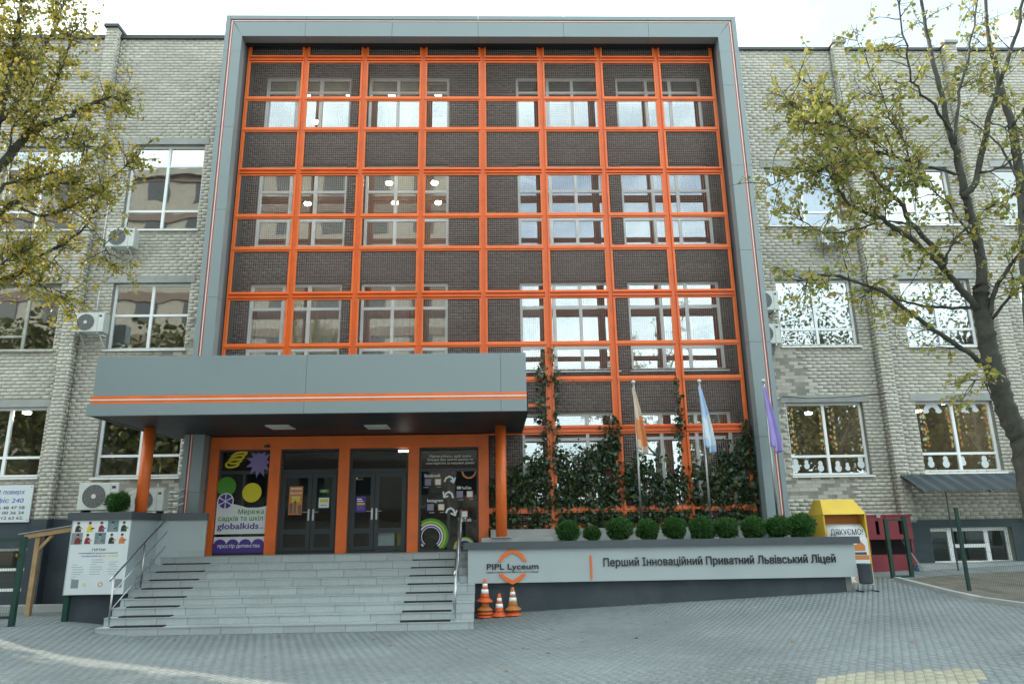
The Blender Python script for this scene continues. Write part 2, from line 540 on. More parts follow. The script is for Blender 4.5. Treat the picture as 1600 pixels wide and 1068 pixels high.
def text(name, body, m, parent, x, y, z, height=None, width=None, align='LEFT', weight=0.0, depth=0.002, slant=0.0):
    """lettering facing -y; height = cap height, or width = overall width; z = baseline; weight thickens the strokes"""
    cu = bpy.data.curves.new(name, 'FONT')
    cu.body = body
    cu.size = 1.0
    to = bpy.data.objects.new(name, cu)
    COL.objects.link(to)
    dg = bpy.context.evaluated_depsgraph_get()
    dg.update()
    cv = to.to_curve(dg)
    polys = []
    for sp in cv.splines:
        pts = []
        bp = sp.bezier_points
        n = len(bp)
        for i in range(n):
            a, b = bp[i], bp[(i + 1) % n]
            straight = (a.handle_right - a.co).cross(b.co - a.co).length < 1e-5 and (b.handle_left - b.co).cross(b.co - a.co).length < 1e-5
            seg = [a.co] if straight else interpolate_bezier(a.co, a.handle_right, b.handle_left, b.co, 5)[:-1]
            for p in seg:
                q = (p[0], p[1])
                if not pts or math.hypot(q[0] - pts[-1][0], q[1] - pts[-1][1]) > 1e-4:
                    pts.append(q)
        if len(pts) > 2 and math.hypot(pts[0][0] - pts[-1][0], pts[0][1] - pts[-1][1]) < 1e-4:
            pts.pop()
        if len(pts) > 2:
            polys.append(pts)
    to.to_curve_clear()
    bpy.data.objects.remove(to, do_unlink=True)

    def area(p):
        return 0.5 * sum(p[i][0] * p[(i + 1) % len(p)][1] - p[(i + 1) % len(p)][0] * p[i][1] for i in range(len(p)))

    def inside(q, p):
        r = False
        for i in range(len(p)):
            (xa, ya), (xb, yb) = p[i], p[i - 1]
            if (ya > q[1]) != (yb > q[1]) and q[0] < (xb - xa) * (q[1] - ya) / (yb - ya) + xa:
                r = not r
        return r
    ar = [area(p) for p in polys]
    outs = []
    holes = []
    for i, p in enumerate(polys):
        cand = [j for j, q in enumerate(polys) if j != i and ar[i] * ar[j] < 0 and abs(ar[j]) > abs(ar[i]) and all(inside(v_, q) for v_ in p)]
        if cand:
            holes.append((i, min(cand, key=lambda j: abs(ar[j]))))
        else:
            outs.append((i, p))
    outs = [(p, [polys[h] for h, o in holes if o == i]) for i, p in outs]
    V, Fc = [], []
    shifts = [(0, 0)] if weight <= 0 else [(weight, 0), (-weight, 0), (0, weight), (0, -weight)]
    for gi, (o, hs) in enumerate(outs):
        sg = 1 if area(o) > 0 else -1
        loops = [o] + hs
        flat = [q for l in loops for q in l]
        edges = []
        k0 = 0
        for l in loops:
            edges += [(k0 + i, k0 + (i + 1) % len(l)) for i in range(len(l))]
            k0 += len(l)
        vs2, _, fs2, *_ = delaunay_2d_cdt([Vector(q) for q in flat], edges, [], 0, 1e-6)
        tris = []
        for t in fs2:
            cx_ = sum(vs2[k].x for k in t) / 3
            cy_ = sum(vs2[k].y for k in t) / 3
            if inside((cx_, cy_), o) and not any(inside((cx_, cy_), h) for h in hs):
                a, b, c = (vs2[k] for k in t)
                tris.append(t if (b.x - a.x) * (c.y - a.y) - (b.y - a.y) * (c.x - a.x) > 0 else t[::-1])
        for si, (dx, dy) in enumerate(shifts):
            f_ = 1.0 + 0.05 * ((gi * 2 + si * 3) % 11) / 2
            b0 = len(V)
            V += [(q.x + dx, q.y + dy, f_) for q in vs2]
            Fc += [tuple(b0 + k for k in t) for t in tris]
            b1 = len(V)
            n = len(flat)
            V += [(q[0] + dx, q[1] + dy, f_) for q in flat] + [(q[0] + dx, q[1] + dy, 0.0) for q in flat]
            k0 = b1
            for l in loops:
                for i in range(len(l)):
                    j = (i + 1) % len(l)
                    q = (k0 + i, k0 + j, k0 + j + n, k0 + i + n)
                    Fc.append(q[::-1] if sg > 0 else q)
                k0 += len(l)
    v = np.array(V)
    x0 = v[:, 0].min()
    w = v[:, 0].max() - x0
    sx = sz = 1.0
    if height:
        sz = height / 0.72
        sx = sz
    if width:
        sx = width / w
        if not height:
            sz = sx
    W = w * sx
    px = (v[:, 0] - x0) * sx - (W / 2 if align == 'CENTER' else W if align == 'RIGHT' else 0)
    out = np.zeros_like(v)
    out[:, 0] = px + x + slant * v[:, 1] * sz
    out[:, 1] = y - depth * v[:, 2]
    out[:, 2] = v[:, 1] * sz + z
    b = MB()
    b.v = [tuple(q) for q in out]
    b.f = Fc
    return b.build(name, m, parent)


# ------------------------------------------------------------------ ground
def sst(t):
    t = min(1.0, max(0.0, t))
    return t * t * (3 - 2 * t)


def g(x, y):
    z = 0.04 * min(max(x - 6.5, 0.0), 14.0)
    z += 0.07 * min(max(y + 3.25, 0.0), 4.6) * sst((x - 4.5) / 2.0)
    z += 0.2 * sst((0.3 - x) / 2.5)
    return z


def ground_sheet():
    xs = [-400, -150, -60, -30, -16] + [-12 + i * 0.25 for i in range(160)] + [30, 40, 70, 150, 400]
    ys = [-400, -150, -60, -34, -24] + [-19 + i * 0.25 for i in range(100)] + [8, 14, 30, 70, 150, 400]
    b = MB()
    for y in ys:
        for x in xs:
            b.v.append((x, y, g(x, y) - 0.003))
    n = len(xs)
    for j in range(len(ys) - 1):
        for i in range(n - 1):
            b.f.append((j * n + i, j * n + i + 1, (j + 1) * n + i + 1, (j + 1) * n + i))
    return tag(b.build('ground', m_paverjoint), kind='structure')


ground = ground_sheet()
PAV_ANG = math.radians(62)
STREAKS = []


def in_paving(x, y):
    if y < -15.5 or x < -5.0 or x > 16.4:
        return False
    if x < -0.7:
        return y < -2.7 if x > -1.8 else y < 0.4
    if x < 6.75:
        return y < -3.2
    if x < 15.1:
        return y < -1.72
    return y < 1.1 - (0 if x < 16 else 0.6)


YELLOW_PATCH = [(10.5, -9.45), (11.9, -10.3), (12.7, -9.25), (11.2, -9.02)]  # outline of the pavers that take a pale yellow colour


def in_yellow(x, y):
    k = 0
    for i in range(4):
        (x0, y0), (x1, y1) = YELLOW_PATCH[i], YELLOW_PATCH[(i + 1) % 4]
        k += ((x1 - x0) * (y - y0) - (y1 - y0) * (x - x0)) > 0
    return k == 4


pav = []
ca, sa = math.cos(PAV_ANG), math.sin(PAV_ANG)
L, Wd, J = 0.20, 0.10, 0.003
for i in range(-130, 130):
    for j in range(-260, 260):
        uu = (i + (0.5 if j % 2 else 0.0)) * L
        vv = j * Wd
        x = uu * ca - vv * sa + 5.0
        y = uu * sa + vv * ca - 5.0
        if in_paving(x, y):
            pav.append((x, y))
RND.shuffle(pav)


def px_of(x, y, z):
    d = Vector((x, y, z)) - CAM
    w = d.dot(fw)
    return 800 + F_PX * d.dot(rt) / w, 534 - F_PX * d.dot(up) / w, w


near = []
rest = []
yellow_pavs = []
for (x, y) in pav:
    p = px_of(x, y, g(x, y)) if y > -17 else (0, 5000, 1)
    vis = 0 < p[0] < 1600 and p[1] < 1066
    (yellow_pavs if in_yellow(x, y) else near if vis else rest).append((x, y, p[2] if vis else 99))
near.sort(key=lambda q: q[2])
one = near[:300]
rest += near[300:]


def paver_corner_mesh(items, name, m, parent):
    n = len(items)
    vs = np.zeros((n, 8, 3))
    hl, hw = (L - J) / 2, (Wd - J) / 2
    for k, (x, y, _) in enumerate(items):
        dz = RND.uniform(-0.001, 0.001)
        tx, ty = RND.uniform(-0.004, 0.004), RND.uniform(-0.004, 0.004)
        ch = 0.001
        for q, (a, b) in enumerate(((-1, -1), (1, -1), (1, 1), (-1, 1))):
            for lv in (0, 1):
                aa, bb = a * (hl - ch * lv), b * (hw - ch * lv)
                X = x + aa * ca - bb * sa
                Y = y + aa * sa + bb * ca
                vs[k, q + 4 * lv] = (X, Y, g(X, Y) + dz + aa * tx + bb * ty + (0.0 if lv else -0.022))
    fq = np.array([(4, 5, 6, 7), (0, 1, 5, 4), (1, 2, 6, 5), (2, 3, 7, 6), (3, 0, 4, 7)])
    f = (np.arange(n)[:, None, None] * 8 + fq[None]).reshape(-1)
    return raw(name, vs.reshape(-1, 3), f, 4, m, parent)


tag(paver_corner_mesh(rest, 'paving_stones', m_paver, ground), kind='stuff')
tp = tag(paver_corner_mesh(yellow_pavs, 'yellow_paving_stones', m_yellowpaver, ground), kind='stuff')
pm = paver_corner_mesh([(0.0, -8.0, 0)], 'paving_stone', m_paver, None)
pmesh = pm.data
bpy.data.objects.remove(pm, do_unlink=True)
vv = np.zeros(24)
pmesh.vertices.foreach_get('co', vv)
vv = vv.reshape(-1, 3) - np.array([0.0, -8.0, g(0, -8)])
pmesh.vertices.foreach_set('co', vv.ravel())
for (x, y, _) in one:
    o = bpy.data.objects.new('paving_stone', pmesh)
    COL.objects.link(o)
    o.parent = ground
    o.location = (x, y, g(x, y) + RND.uniform(-0.0025, 0.0025))
    o.rotation_euler = (RND.uniform(-0.01, 0.01), RND.uniform(-0.01, 0.01), 0)

# planted bed to the right of the path and its kerb
b = MB()
bx = [16.55, 18, 20, 23, 42]
by = [-15, -6, -4.5, -3, -1.5, -0.6]
for y in by:
    for x in bx:
        b.v.append((x, y, g(x, y) + 0.03 + RND.uniform(-0.02, 0.03)))
for j in range(len(by) - 1):
    for i in range(len(bx) - 1):
        b.f.append((j * 5 + i, j * 5 + i + 1, (j + 1) * 5 + i + 1, (j + 1) * 5 + i))
tag(b.build('soil_bed', m_soil), kind='structure')
b = MB()
for k in range(15):
    y0 = -0.6 - k * 1.0
    z0, z1 = g(16.5, y0), g(16.5, y0 - 1.0)
    b.hexa([(16.42, y0 - 0.99, z1 - 0.1), (16.55, y0 - 0.99, z1 - 0.1), (16.55, y0, z0 - 0.1), (16.42, y0, z0 - 0.1)],
           [(16.42, y0 - 0.99, z1 + 0.07), (16.55, y0 - 0.99, z1 + 0.07), (16.55, y0, z0 + 0.07), (16.42, y0, z0 + 0.07)])
tag(b.build('kerb', m_concrete), kind='structure')
b = MB()
b.box(17.7, 22.5, 0.55, 1.24, 0.5, 0.86)
tag(b.build('concrete_ledge', m_concrete), kind='structure')


# ------------------------------------------------------------------ brick walls
def wall_cells(x0, x1, z0, z1, ops):
    xs = sorted({x0, x1, *[v for o in ops for v in o[:2] if x0 < v < x1]})
    zs = sorted({z0, z1, *[v for o in ops for v in o[2:4] if z0 < v < z1]})
    out = []
    for k in range(len(zs) - 1):
        run = None
        for i in range(len(xs) - 1):
            cx, cz = (xs[i] + xs[i + 1]) / 2, (zs[k] + zs[k + 1]) / 2
            hole = any(o[0] < cx < o[1] and o[2] < cz < o[3] for o in ops)
            if hole:
                if run:
                    out.append((run[0], run[1], zs[k], zs[k + 1]))
                run = None
            else:
                run = (run[0], xs[i + 1]) if run else (xs[i], xs[i + 1])
        if run:
            out.append((run[0], run[1], zs[k], zs[k + 1]))
    return out


def lay_bricks(x0, x1, z0, z1, ops, y, bl=0.25, bh=0.0905, j=0.0085, proud=0.003):
    """running-bond bricks of a wall face at y, cut at openings"""
    res = []
    c = 0
    z = z0
    while z < z1 - 0.02:
        zt = min(z + bh, z1)
        cuts = [(o[0], o[1]) for o in ops if o[2] < (z + zt) / 2 < o[3]]
        off = (0.5 if c % 2 else 0.0) * (bl + j) + (RND.random() - 0.5) * 0.05
        x = x0 - off
        while x < x1:
            a, bb = max(x, x0), min(x + bl, x1)
            segs = [(a, bb)]
            for (u, v) in cuts:
                ns = []
                for (p, q) in segs:
                    if q <= u or p >= v:
                        ns.append((p, q))
                    else:
                        if p < u:
                            ns.append((p, u))
                        if q > v:
                            ns.append((v, q))
                segs = ns
            for (p, q) in segs:
                if q - p > 0.03:
                    pr = proud + RND.uniform(-0.002, 0.003)
                    dz = RND.uniform(-0.003, 0.003)
                    res.append((p, q - (RND.random() < 0.3) * RND.uniform(0, 0.006), y - pr, y + 0.02, z + dz, zt + dz))
            x += bl + j
        z += bh + j
        c += 1
    return res


def window(parent, x0, x1, z0, z1, y, vs=(), hs=(), m=None, glass=None, vparts=None, sill=True, w=0.065, name='window', tr_cells=None):
    """frame at y..y+0.07 with mullions at fractions vs and transoms at fractions hs (from the top); panes and sill are children"""
    m = m or m_pvc
    glass = glass or m_glass
    b = MB()
    b.box(x0, x0 + w, y, y + 0.07, z0, z1)
    b.box(x1 - w, x1, y, y + 0.07, z0, z1)
    b.box(x0 + w, x1 - w, y, y + 0.07, z1 - w, z1)
    b.box(x0 + w, x1 - w, y, y + 0.07, z0, z0 + w)
    xs = [x0 + w] + [x0 + (x1 - x0) * f for f in vs] + [x1 - w]
    xe = [(xs[0], None)]
    cells = []
    edges = []
    prev = x0 + w
    for f in vs:
        c = x0 + (x1 - x0) * f
        b.box(c - w * 0.6, c + w * 0.6, y - 0.004, y + 0.072, z0 + w, z1 - w)
        edges.append((prev, c - w * 0.6))
        prev = c + w * 0.6
    edges.append((prev, x1 - w))
    for ci, (a, e) in enumerate(edges):
        zt = z1 - w
        hh = hs if tr_cells is None else tr_cells[ci]
        for f in hh:
            c = z1 - (z1 - z0) * f
            b.box(a, e, y + 0.004, y + 0.066, c - w * 0.5, c + w * 0.5)
            cells.append((a, e, c + w * 0.5, zt))
            zt = c - w * 0.5
        cells.append((a, e, z0 + w, zt))
    f = b.build(name, m, parent)
    for (a, e, p, q) in cells:
        MB().box(a - 0.004, e + 0.004, y + 0.028, y + 0.036, p - 0.004, q + 0.004).build('pane', glass, f)
    if sill:
        MB().hexa([(x0 - 0.05, y - 0.2, z0 - 0.06), (x1 + 0.05, y - 0.2, z0 - 0.06), (x1 + 0.05, y + 0.05, z0 - 0.035), (x0 - 0.05, y + 0.05, z0 - 0.035)],
                  [(x0 - 0.05, y - 0.2, z0 - 0.025), (x1 + 0.05, y - 0.2, z0 - 0.025), (x1 + 0.05, y + 0.05, z0 - 0.004), (x0 - 0.05, y + 0.05, z0 - 0.004)]
                  ).build('sill', m, f)
    return f


def interior(parent, x0, x1, y0, y1, floors, m=None, walls=()):
    """floor slabs, back wall and cross walls of the rooms behind the windows"""
    b = MB()
    for z in floors:
        b.box(x0, x1, y0, y1, z - 0.28, z)
    b.box(x0, x1, y1, y1 + 0.2, floors[0], floors[-1])
    for wx in walls:
        b.box(wx - 0.06, wx + 0.06, y0, y1, floors[0], floors[-1])
    return b.build('interior', m or m_room, parent)


def brick_parts(parent, lst, count, eye=True):
    """the bricks that show largest become parts that share one mesh, the rest one stuff part"""
    full = [q for q in lst if 0.243 < q[1] - q[0] < 0.251 and q[5] - q[4] > 0.088]

    def big(q):
        cx, cz = (q[0] + q[1]) / 2, (q[4] + q[5]) / 2
        p = px_of(cx, q[2], cz)
        if not (5 < p[0] < 1595 and 5 < p[1] < 1060):
            return 1e9
        return (Vector((cx, q[2], cz)) - CAM).length + blocked(cx, cz)
    full.sort(key=big)
    sel = full[:count]
    ids = {id(q) for q in sel}
    rest_ = [q for q in lst if id(q) not in ids]
    tag(boxes('brickwork', rest_, m_brick, parent), kind='stuff')
    mb = MB().box(-0.125, 0.125, -0.005, 0.02, -0.045, 0.045)
    o0 = mb.build('brick', m_brick, None)
    me = o0.data
    bpy.data.objects.remove(o0, do_unlink=True)
    off = origin(parent)
    for q in sel:
        o = bpy.data.objects.new('brick', me)
        COL.objects.link(o)
        o.parent = parent
        o.location = ((q[0] + q[1]) / 2 - off.x, q[2] + 0.008 - off.y, (q[4] + q[5]) / 2 - off.z)
        o.rotation_euler = (0, RND.uniform(-0.01, 0.01), RND.uniform(-0.01, 0.01))


def blocked(x, z):
    if -2.4 < x < 0.3 and z < 3.0:
        return 50.0
    if 14 < x < 17.9 and z < 2.5:
        return 50.0
    if x > 17.6 and z < 3.4:
        return 50.0
    return 0.0


WY = 1.3          # face of the wings
WR = WY + 0.13    # window frames of the wings
# ---- left wing
LW = thing('school_wing', 'pale brick wing with two bays of windows behind the terrace air conditioners and the shed', 'building', (-5.5, WY, 0.0))
lw_ops = [(-3.62, -1.47, 10.38, 13.1), (-3.62, -1.47, 6.83, 8.76), (-3.52, -1.3, 3.36, 5.25),
          (-7.25, -5.05, 10.38, 13.05), (-7.25, -5.05, 6.83, 8.76), (-7.2, -4.95, 3.4, 5.25),
          (-7.2, -4.72, 0.55, 1.6)]
LX0 = -11.05
PIL_L = (-4.72, -4.38)
b = MB()
for c in wall_cells(LX0, 0.0, 0.0, 16.72, lw_ops):
    b.box(c[0], c[1], WY, WY + 0.38, c[2], c[3])
b.box(LX0, 0.0, 7.0, 7.3, 0, 16.72)
b.box(LX0, LX0 + 0.3, WY + 0.38, 7.0, 0, 16.72)
b.build('wall', m_mortar, LW)
MB().box(LX0, 0.0, WY + 0.38, 7.0, 16.42, 16.72).build('roof', m_roofing, LW)
bl = lay_bricks(LX0, -0.2, 2.3, 16.72, [o for o in lw_ops] + [(PIL_L[0], PIL_L[1], 0, 99)] +
                [(o[0] - 0.28, o[1] + 0.12, o[3], o[3] + 0.2) for o in lw_ops[:6]], WY)
# pilaster: body, then bricks on its face and right cheek
pz = 16.95
MB().box(PIL_L[0], PIL_L[1], WY - 0.26, WY, 0.1, pz).build('pilaster', m_mortar, LW)
pil = lay_bricks(PIL_L[0], PIL_L[1], 2.3, pz, [], WY - 0.26, bl=0.25)
c = 0
z = 2.3
while z < pz - 0.05:
    e = RND.uniform(0.11, 0.14)
    pil.append((PIL_L[1] - 0.02, PIL_L[1] + RND.uniform(0.009, 0.014), WY - 0.266, WY - (0.008 if c % 2 else e), z, z + 0.089))
    if not c % 2:
        pil.append((PIL_L[1] - 0.02, PIL_L[1] + RND.uniform(0.009, 0.014), WY - e + 0.012, WY - 0.005, z, z + 0.089))
    z += 0.099
    c += 1
tag(boxes('pilaster_brickwork', pil, m_brick, LW), kind='stuff')
brick_parts(LW, bl, 300)
b = MB()
b.box(LX0, PIL_L[0], WY - 0.07, WY + 0.45, 16.72, 16.84)
b.box(PIL_L[1], -0.1, WY - 0.07, WY + 0.45, 16.72, 16.84)
b.box(PIL_L[0] - 0.05, PIL_L[1] + 0.05, WY - 0.33, WY + 0.2, pz, pz + 0.1)
b.build('coping', m_darkmetal, LW)
b = MB()
for c in wall_cells(LX0, -0.2, 0.0, 2.3, lw_ops):
    b.box(c[0], c[1], WY - 0.035, WY, c[2], c[3])
b.box(PIL_L[0] - 0.03, PIL_L[1] + 0.03, WY - 0.295, WY - 0.035, 0.0, 2.3)
b.build('plinth', m_plinth, LW)
for o in lw_ops[:6]:
    MB().box(o[0] - 0.28, min(o[1] + 0.12, -1.36), WY - 0.02, WY + 0.02, o[3], o[3] + 0.2).build('lintel', m_concrete, LW)
hs3 = (0.27, 0.78)
window(LW, *lw_ops[0][:4], WR, (0.5,), (0.24, 0.77))
window(LW, *lw_ops[1][:4], WR, (0.5,), (0.48,))
window(LW, *lw_ops[2][:4], WR, (0.5,), (0.7,))
window(LW, *lw_ops[3][:4], WR, (0.5,), (0.25, 0.77))
window(LW, *lw_ops[4][:4], WR, (0.58,), (), m=m_oldwood, tr_cells=[(0.78,), (0.22,)])
window(LW, *lw_ops[5][:4], WR, (0.55,), (0.72,))
window(LW, *lw_ops[6][:4], WR, (0.5,), (0.5,), sill=False, glass=m_doorglass)
interior(LW, LX0 + 0.3, -0.3, WY + 0.4, 5.2, [0.1, 2.5, 6.0, 9.55, 13.6, 16.2], walls=(-4.5,))

# ---- right wing
RW = thing('school_wing', 'pale brick wing behind the yellow donation bin, with paper cut-outs in its lower windows', 'building', (18.0, WY, 0.5))
rw_ops = [(15.25, 17.45, 10.42, 12.3), (15.2, 17.4, 6.75, 8.74), (15.1, 17.25, 3.16, 5.14),
          (18.75, 20.85, 10.42, 12.3), (18.82, 20.88, 6.72, 8.72), (18.72, 20.9, 3.2, 5.14),
          (22.3, 24.4, 10.42, 12.3), (22.3, 24.4, 6.72, 8.72), (22.3, 24.4, 3.2, 5.14),
          (18.57, 20.77, 0.8, 1.74)]
RX1 = 33.0
PIL_R = [(17.78, 18.12), (21.35, 21.69)]
b = MB()
for c in wall_cells(13.7, RX1, 0.0, 16.36, rw_ops):
    b.box(c[0], c[1], WY, WY + 0.38, c[2], c[3])
b.box(13.7, RX1, 7.0, 7.3, 0, 16.36)
b.box(RX1 - 0.3, RX1, WY + 0.38, 7.0, 0, 16.36)
b.build('wall', m_mortar, RW)
MB().box(13.7, RX1, WY + 0.38, 7.0, 16.06, 16.36).build('roof', m_roofing, RW)
bl = lay_bricks(13.9, RX1, 1.95, 16.36, rw_ops + [(p[0], p[1], 0, 99) for p in PIL_R] +
                [(o[0] - 0.12, o[1] + 0.18, o[3], o[3] + 0.2) for o in rw_ops[:9]], WY)
pz = 16.45
pil = []
b = MB()
for P in PIL_R:
    b2 = MB().box(P[0], P[1], WY - 0.26, WY, 1.9, pz).build('pilaster', m_mortar, RW)
    pil += lay_bricks(P[0], P[1], 1.95, pz, [], WY - 0.26)
    z = 1.95
    c = 0
    while z < pz - 0.05:
        e = RND.uniform(0.11, 0.14)
        pil.append((P[0] - RND.uniform(0.009, 0.014), P[0] + 0.02, WY - 0.266, WY - (0.008 if c % 2 else e), z, z + 0.089))
        if not c % 2:
            pil.append((P[0] - RND.uniform(0.009, 0.014), P[0] + 0.02, WY - e + 0.012, WY - 0.005, z, z + 0.089))
        z += 0.099
        c += 1
    MB().box(P[0] - 0.05, P[1] + 0.05, WY - 0.33, WY + 0.2, pz, pz + 0.09).build('pilaster_cap', m_concrete, RW)
tag(boxes('pilaster_brickwork', pil, m_brick, RW), kind='stuff')
brick_parts(RW, bl, 300)
b = MB()
xs = [13.9] + [v for P in PIL_R for v in P] + [RX1]
for i in range(0, len(xs), 2):
    b.box(xs[i], xs[i + 1], WY - 0.07, WY + 0.45, 16.36, 16.45)
b.build('coping', m_darkmetal, RW)
b = MB()
for c in wall_cells(13.9, RX1, 0.2, 1.95, rw_ops):
    b.box(c[0], c[1], WY - 0.035, WY, c[2], c[3])
b.build('plinth', m_plinth, RW)
for o in rw_ops[:9]:
    MB().box(o[0] - 0.12, o[1] + 0.18, WY - 0.02, WY + 0.02, o[3], o[3] + 0.2).build('lintel', m_concrete, RW)
for i, o in enumerate(rw_ops[:9]):
    lw_ = i % 3
    window(RW, *o[:4], WR, (0.5,), (0.74,) if lw_ else (0.75,))
window(RW, *rw_ops[9][:4], WR, (0.27, 0.72), (), glass=m_doorglass, tr_cells=[(), (0.5,), ()], sill=False, w=0.09)
interior(RW, 14.0, RX1 - 0.3, WY + 0.4, 5.2, [0.2, 2.3, 5.85, 9.5, 13.2, 16.0], walls=(18.0, 21.5))

# ---- central block: dark brick wall behind the orange screen
CB = thing('school_main_block', 'dark brick front with white window bands behind the orange mesh screen', 'building', (6.8, 0.75, 0.0))
CY = 0.75
FL = [(13.23, 15.05), (9.6, 12.12), (5.98, 8.52), (2.36, 4.85)]
WXS = [(0.38, 2.9), (3.42, 5.82), (7.8, 10.43), (10.8, 13.38)]
cb_ops = []
for fi, (za, zb) in enumerate(FL):
    for (xa, xb) in WXS:
        if fi == 3 and xa < 6.5:
            continue
        cb_ops.append((xa, xb, za, zb))
b = MB()
ent = [(0.05, 6.8, 1.3, 4.3)]
for c in wall_cells(-0.1, 13.75, 0.0, 15.9, cb_ops + ent):
    b.box(c[0], c[1], CY, CY + 0.35, c[2], c[3])
b.box(-0.1, 13.75, 7.0, 7.3, 0, 15.9)
b.box(-0.4, -0.1, CY, 7.0, 0, 15.9)
b.box(13.75, 14.0, CY, 7.0, 0, 15.9)
b.build('wall', m_dmortar, CB)
MB().box(-0.1, 13.75, CY + 0.35, 7.0, 15.7, 15.9).build('roof', m_roofing, CB)
bl = lay_bricks(-0.1, 13.75, 1.4, 15.7, cb_ops + ent, CY, bl=0.25, bh=0.075, j=0.014, proud=0.01)
tag(boxes('brickwork', bl, m_dbrick, CB), kind='stuff')
for i, o in enumerate(cb_ops):
    fl = i // 4
    hh = {0: (0.27,), 1: (0.32, 0.67), 2: (0.28, 0.74), 3: (0.28,)}[fl]
    c1 = (0.27 + RND.uniform(0, 0.04), 0.62 + RND.uniform(0, 0.04)) if fl == 3 else (0.36, 0.64)
    window(CB, *o, CY + 0.1, c1, hh, w=0.075, glass=m_glassc)
interior(CB, -0.1, 13.75, CY + 0.36, 5.0, [1.3, 5.1, 8.98, 12.52, 15.6], walls=(6.8,))


# ------------------------------------------------------------------ grey portal
PY = -0.5
PF = thing('portal_frame', 'tall grey metal clad portal with thin orange stripe around the orange screen', 'portal', (6.85, PY, 1.0))
XO0, XI0, XI1, XO1 = -0.46, 0.03, 13.6, 14.16
ZO, ZI, ZB = 16.16, 15.47, 1.4


def clad(x0, x1, y0, y1, z0, z1, m=m_clad, nm='cladding_panel', gp=0.004):
    o = MB().box(x0 + gp, x1 - gp, y0, y1, z0 + gp, z1 - gp).build(nm, m, PF)
    return o


BX = 0.13   # outer band, then the stripe groove
for zs_, xo, xa, xb, xc in (([1.4, 2.85, 5.3, 7.72, 10.15, 12.6, 15.0], XO0, XO0 + 0.13, XO0 + 0.22, XI0), ([1.4, 4.0, 6.42, 8.93, 11.4, 13.9, 15.0], XO1, XO1 - 0.13, XO1 - 0.22, XI1)):
    zz = zs_ + [ZO]
    for k in range(len(zz) - 1):
        z0, z1 = zz[k], zz[k + 1]
        if k == len(zz) - 2:
            # mitred head of the jamb
            clad(min(xo, xa), max(xo, xa), PY, WY, z0, ZO)
            s = -1 if xo < 0 else 1
            hi = [(xb, z0), (xc, z0), (xc, ZI), (xb, ZO - 0.22 - 0.012)]
            bb = MB()
            P4 = [(x, z) for x, z in hi]
            bb.poly(P4, PY + 0.30, 0.30)
            bb.build('cladding_panel', m_clad, PF)
        else:
            clad(min(xo, xa), max(xo, xa), PY, WY, z0, z1)
            clad(min(xb, xc), max(xb, xc), PY, PY + 0.3, z0, z1)
    x0, x1 = min(xa, xb), max(xa, xb)
    MB().box(x0 + 0.002, x1 - 0.002, PY + 0.03, PY + 0.2, ZB, ZO - 0.13).build('stripe', m_stripe, PF)
    xm = (x0 + x1) / 2
    MB().box(xm - 0.01, xm + 0.01, PY + 0.012, PY + 0.03, ZB, ZO - 0.16).build('stripe_line', m_pwhite, PF)
tx = [XO0 + 0.22, 1.8, 4.25, 6.7, 9.15, 11.6, XO1 - 0.22]
for k in range(len(tx) - 1):
    x0, x1 = tx[k], tx[k + 1]
    clad(x0 - (0.22 if k == 0 else 0) + (0.13 if k == 0 else 0), x1 + (0.09 if k == len(tx) - 2 else 0), PY, WY, ZO - 0.13, ZO)
    zt = ZO - 0.22
    if k == 0:
        pts = [(XI0, ZI), (x1 - 0.004, ZI), (x1 - 0.004, zt), (XO0 + 0.22 + 0.012, zt)]
    elif k == len(tx) - 2:
        pts = [(x0 + 0.004, ZI), (XI1, ZI), (x1 - 0.012, zt), (x0 + 0.004, zt)]
    else:
        pts = [(x0 + 0.004, ZI), (x1 - 0.004, ZI), (x1 - 0.004, zt), (x0 + 0.004, zt)]
    MB().poly(pts, PY + 0.3, 0.3).build('cladding_panel', m_clad, PF)
MB().box(XO0 + 0.22, XO1 - 0.22, PY + 0.03, PY + 0.2, ZO - 0.218, ZO - 0.132).build('stripe', m_stripe, PF)
MB().box(XO0 + 0.2, XO1 - 0.2, PY + 0.012, PY + 0.03, ZO - 0.185, ZO - 0.165).build('stripe_line', m_pwhite, PF)
# reveals and soffit
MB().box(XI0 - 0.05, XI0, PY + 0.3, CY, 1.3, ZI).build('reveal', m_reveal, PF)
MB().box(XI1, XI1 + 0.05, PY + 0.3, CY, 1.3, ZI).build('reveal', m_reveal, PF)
MB().box(XI0 - 0.05, XI1 + 0.05, PY + 0.3, CY, ZI, ZI + 0.05).build('soffit', m_clad2, PF)
MB().box(XO0 + 0.14, XO1 - 0.14, PY + 0.31, 7.2, ZI + 0.5, ZO - 0.14).build('roof', m_roofing, PF)

# ------------------------------------------------------------------ orange screen
OS = thing('orange_screen', 'orange steel grid screen with wire mesh panels in front of the dark brick', 'screen', (6.8, 0, 1.6))
BAY = 1.7
COLX = [i * BAY + 0.03 - 0.006 * i for i in range(9)]
ZR = [15.47, 15.08, 13.78, 12.8, 11.5, 10.17, 9.22, 7.9, 6.54, 5.6, 4.29, 2.32, 1.9]
THICK = {15.08, 11.5, 7.9, 4.29}
for i, x in enumerate(COLX):
    z0 = 5.0 if i < 4 else 1.88
    b = MB()
    if i in (0, 8):
        s = 0.03 if i == 0 else -0.09
        b.box(x + s, x + s + 0.06, 0.0, 0.14, z0, 15.469)
    else:
        b.box(x - 0.062, x + 0.062, 0.025, 0.14, z0, 15.469)
        b.box(x - 0.062, x - 0.05, -0.03, 0.025, z0, 15.469)
        b.box(x + 0.05, x + 0.062, -0.03, 0.025, z0, 15.469)
    b.build('post', m_orange, OS)
PANEL_EDGES = []
wire_cache = {}
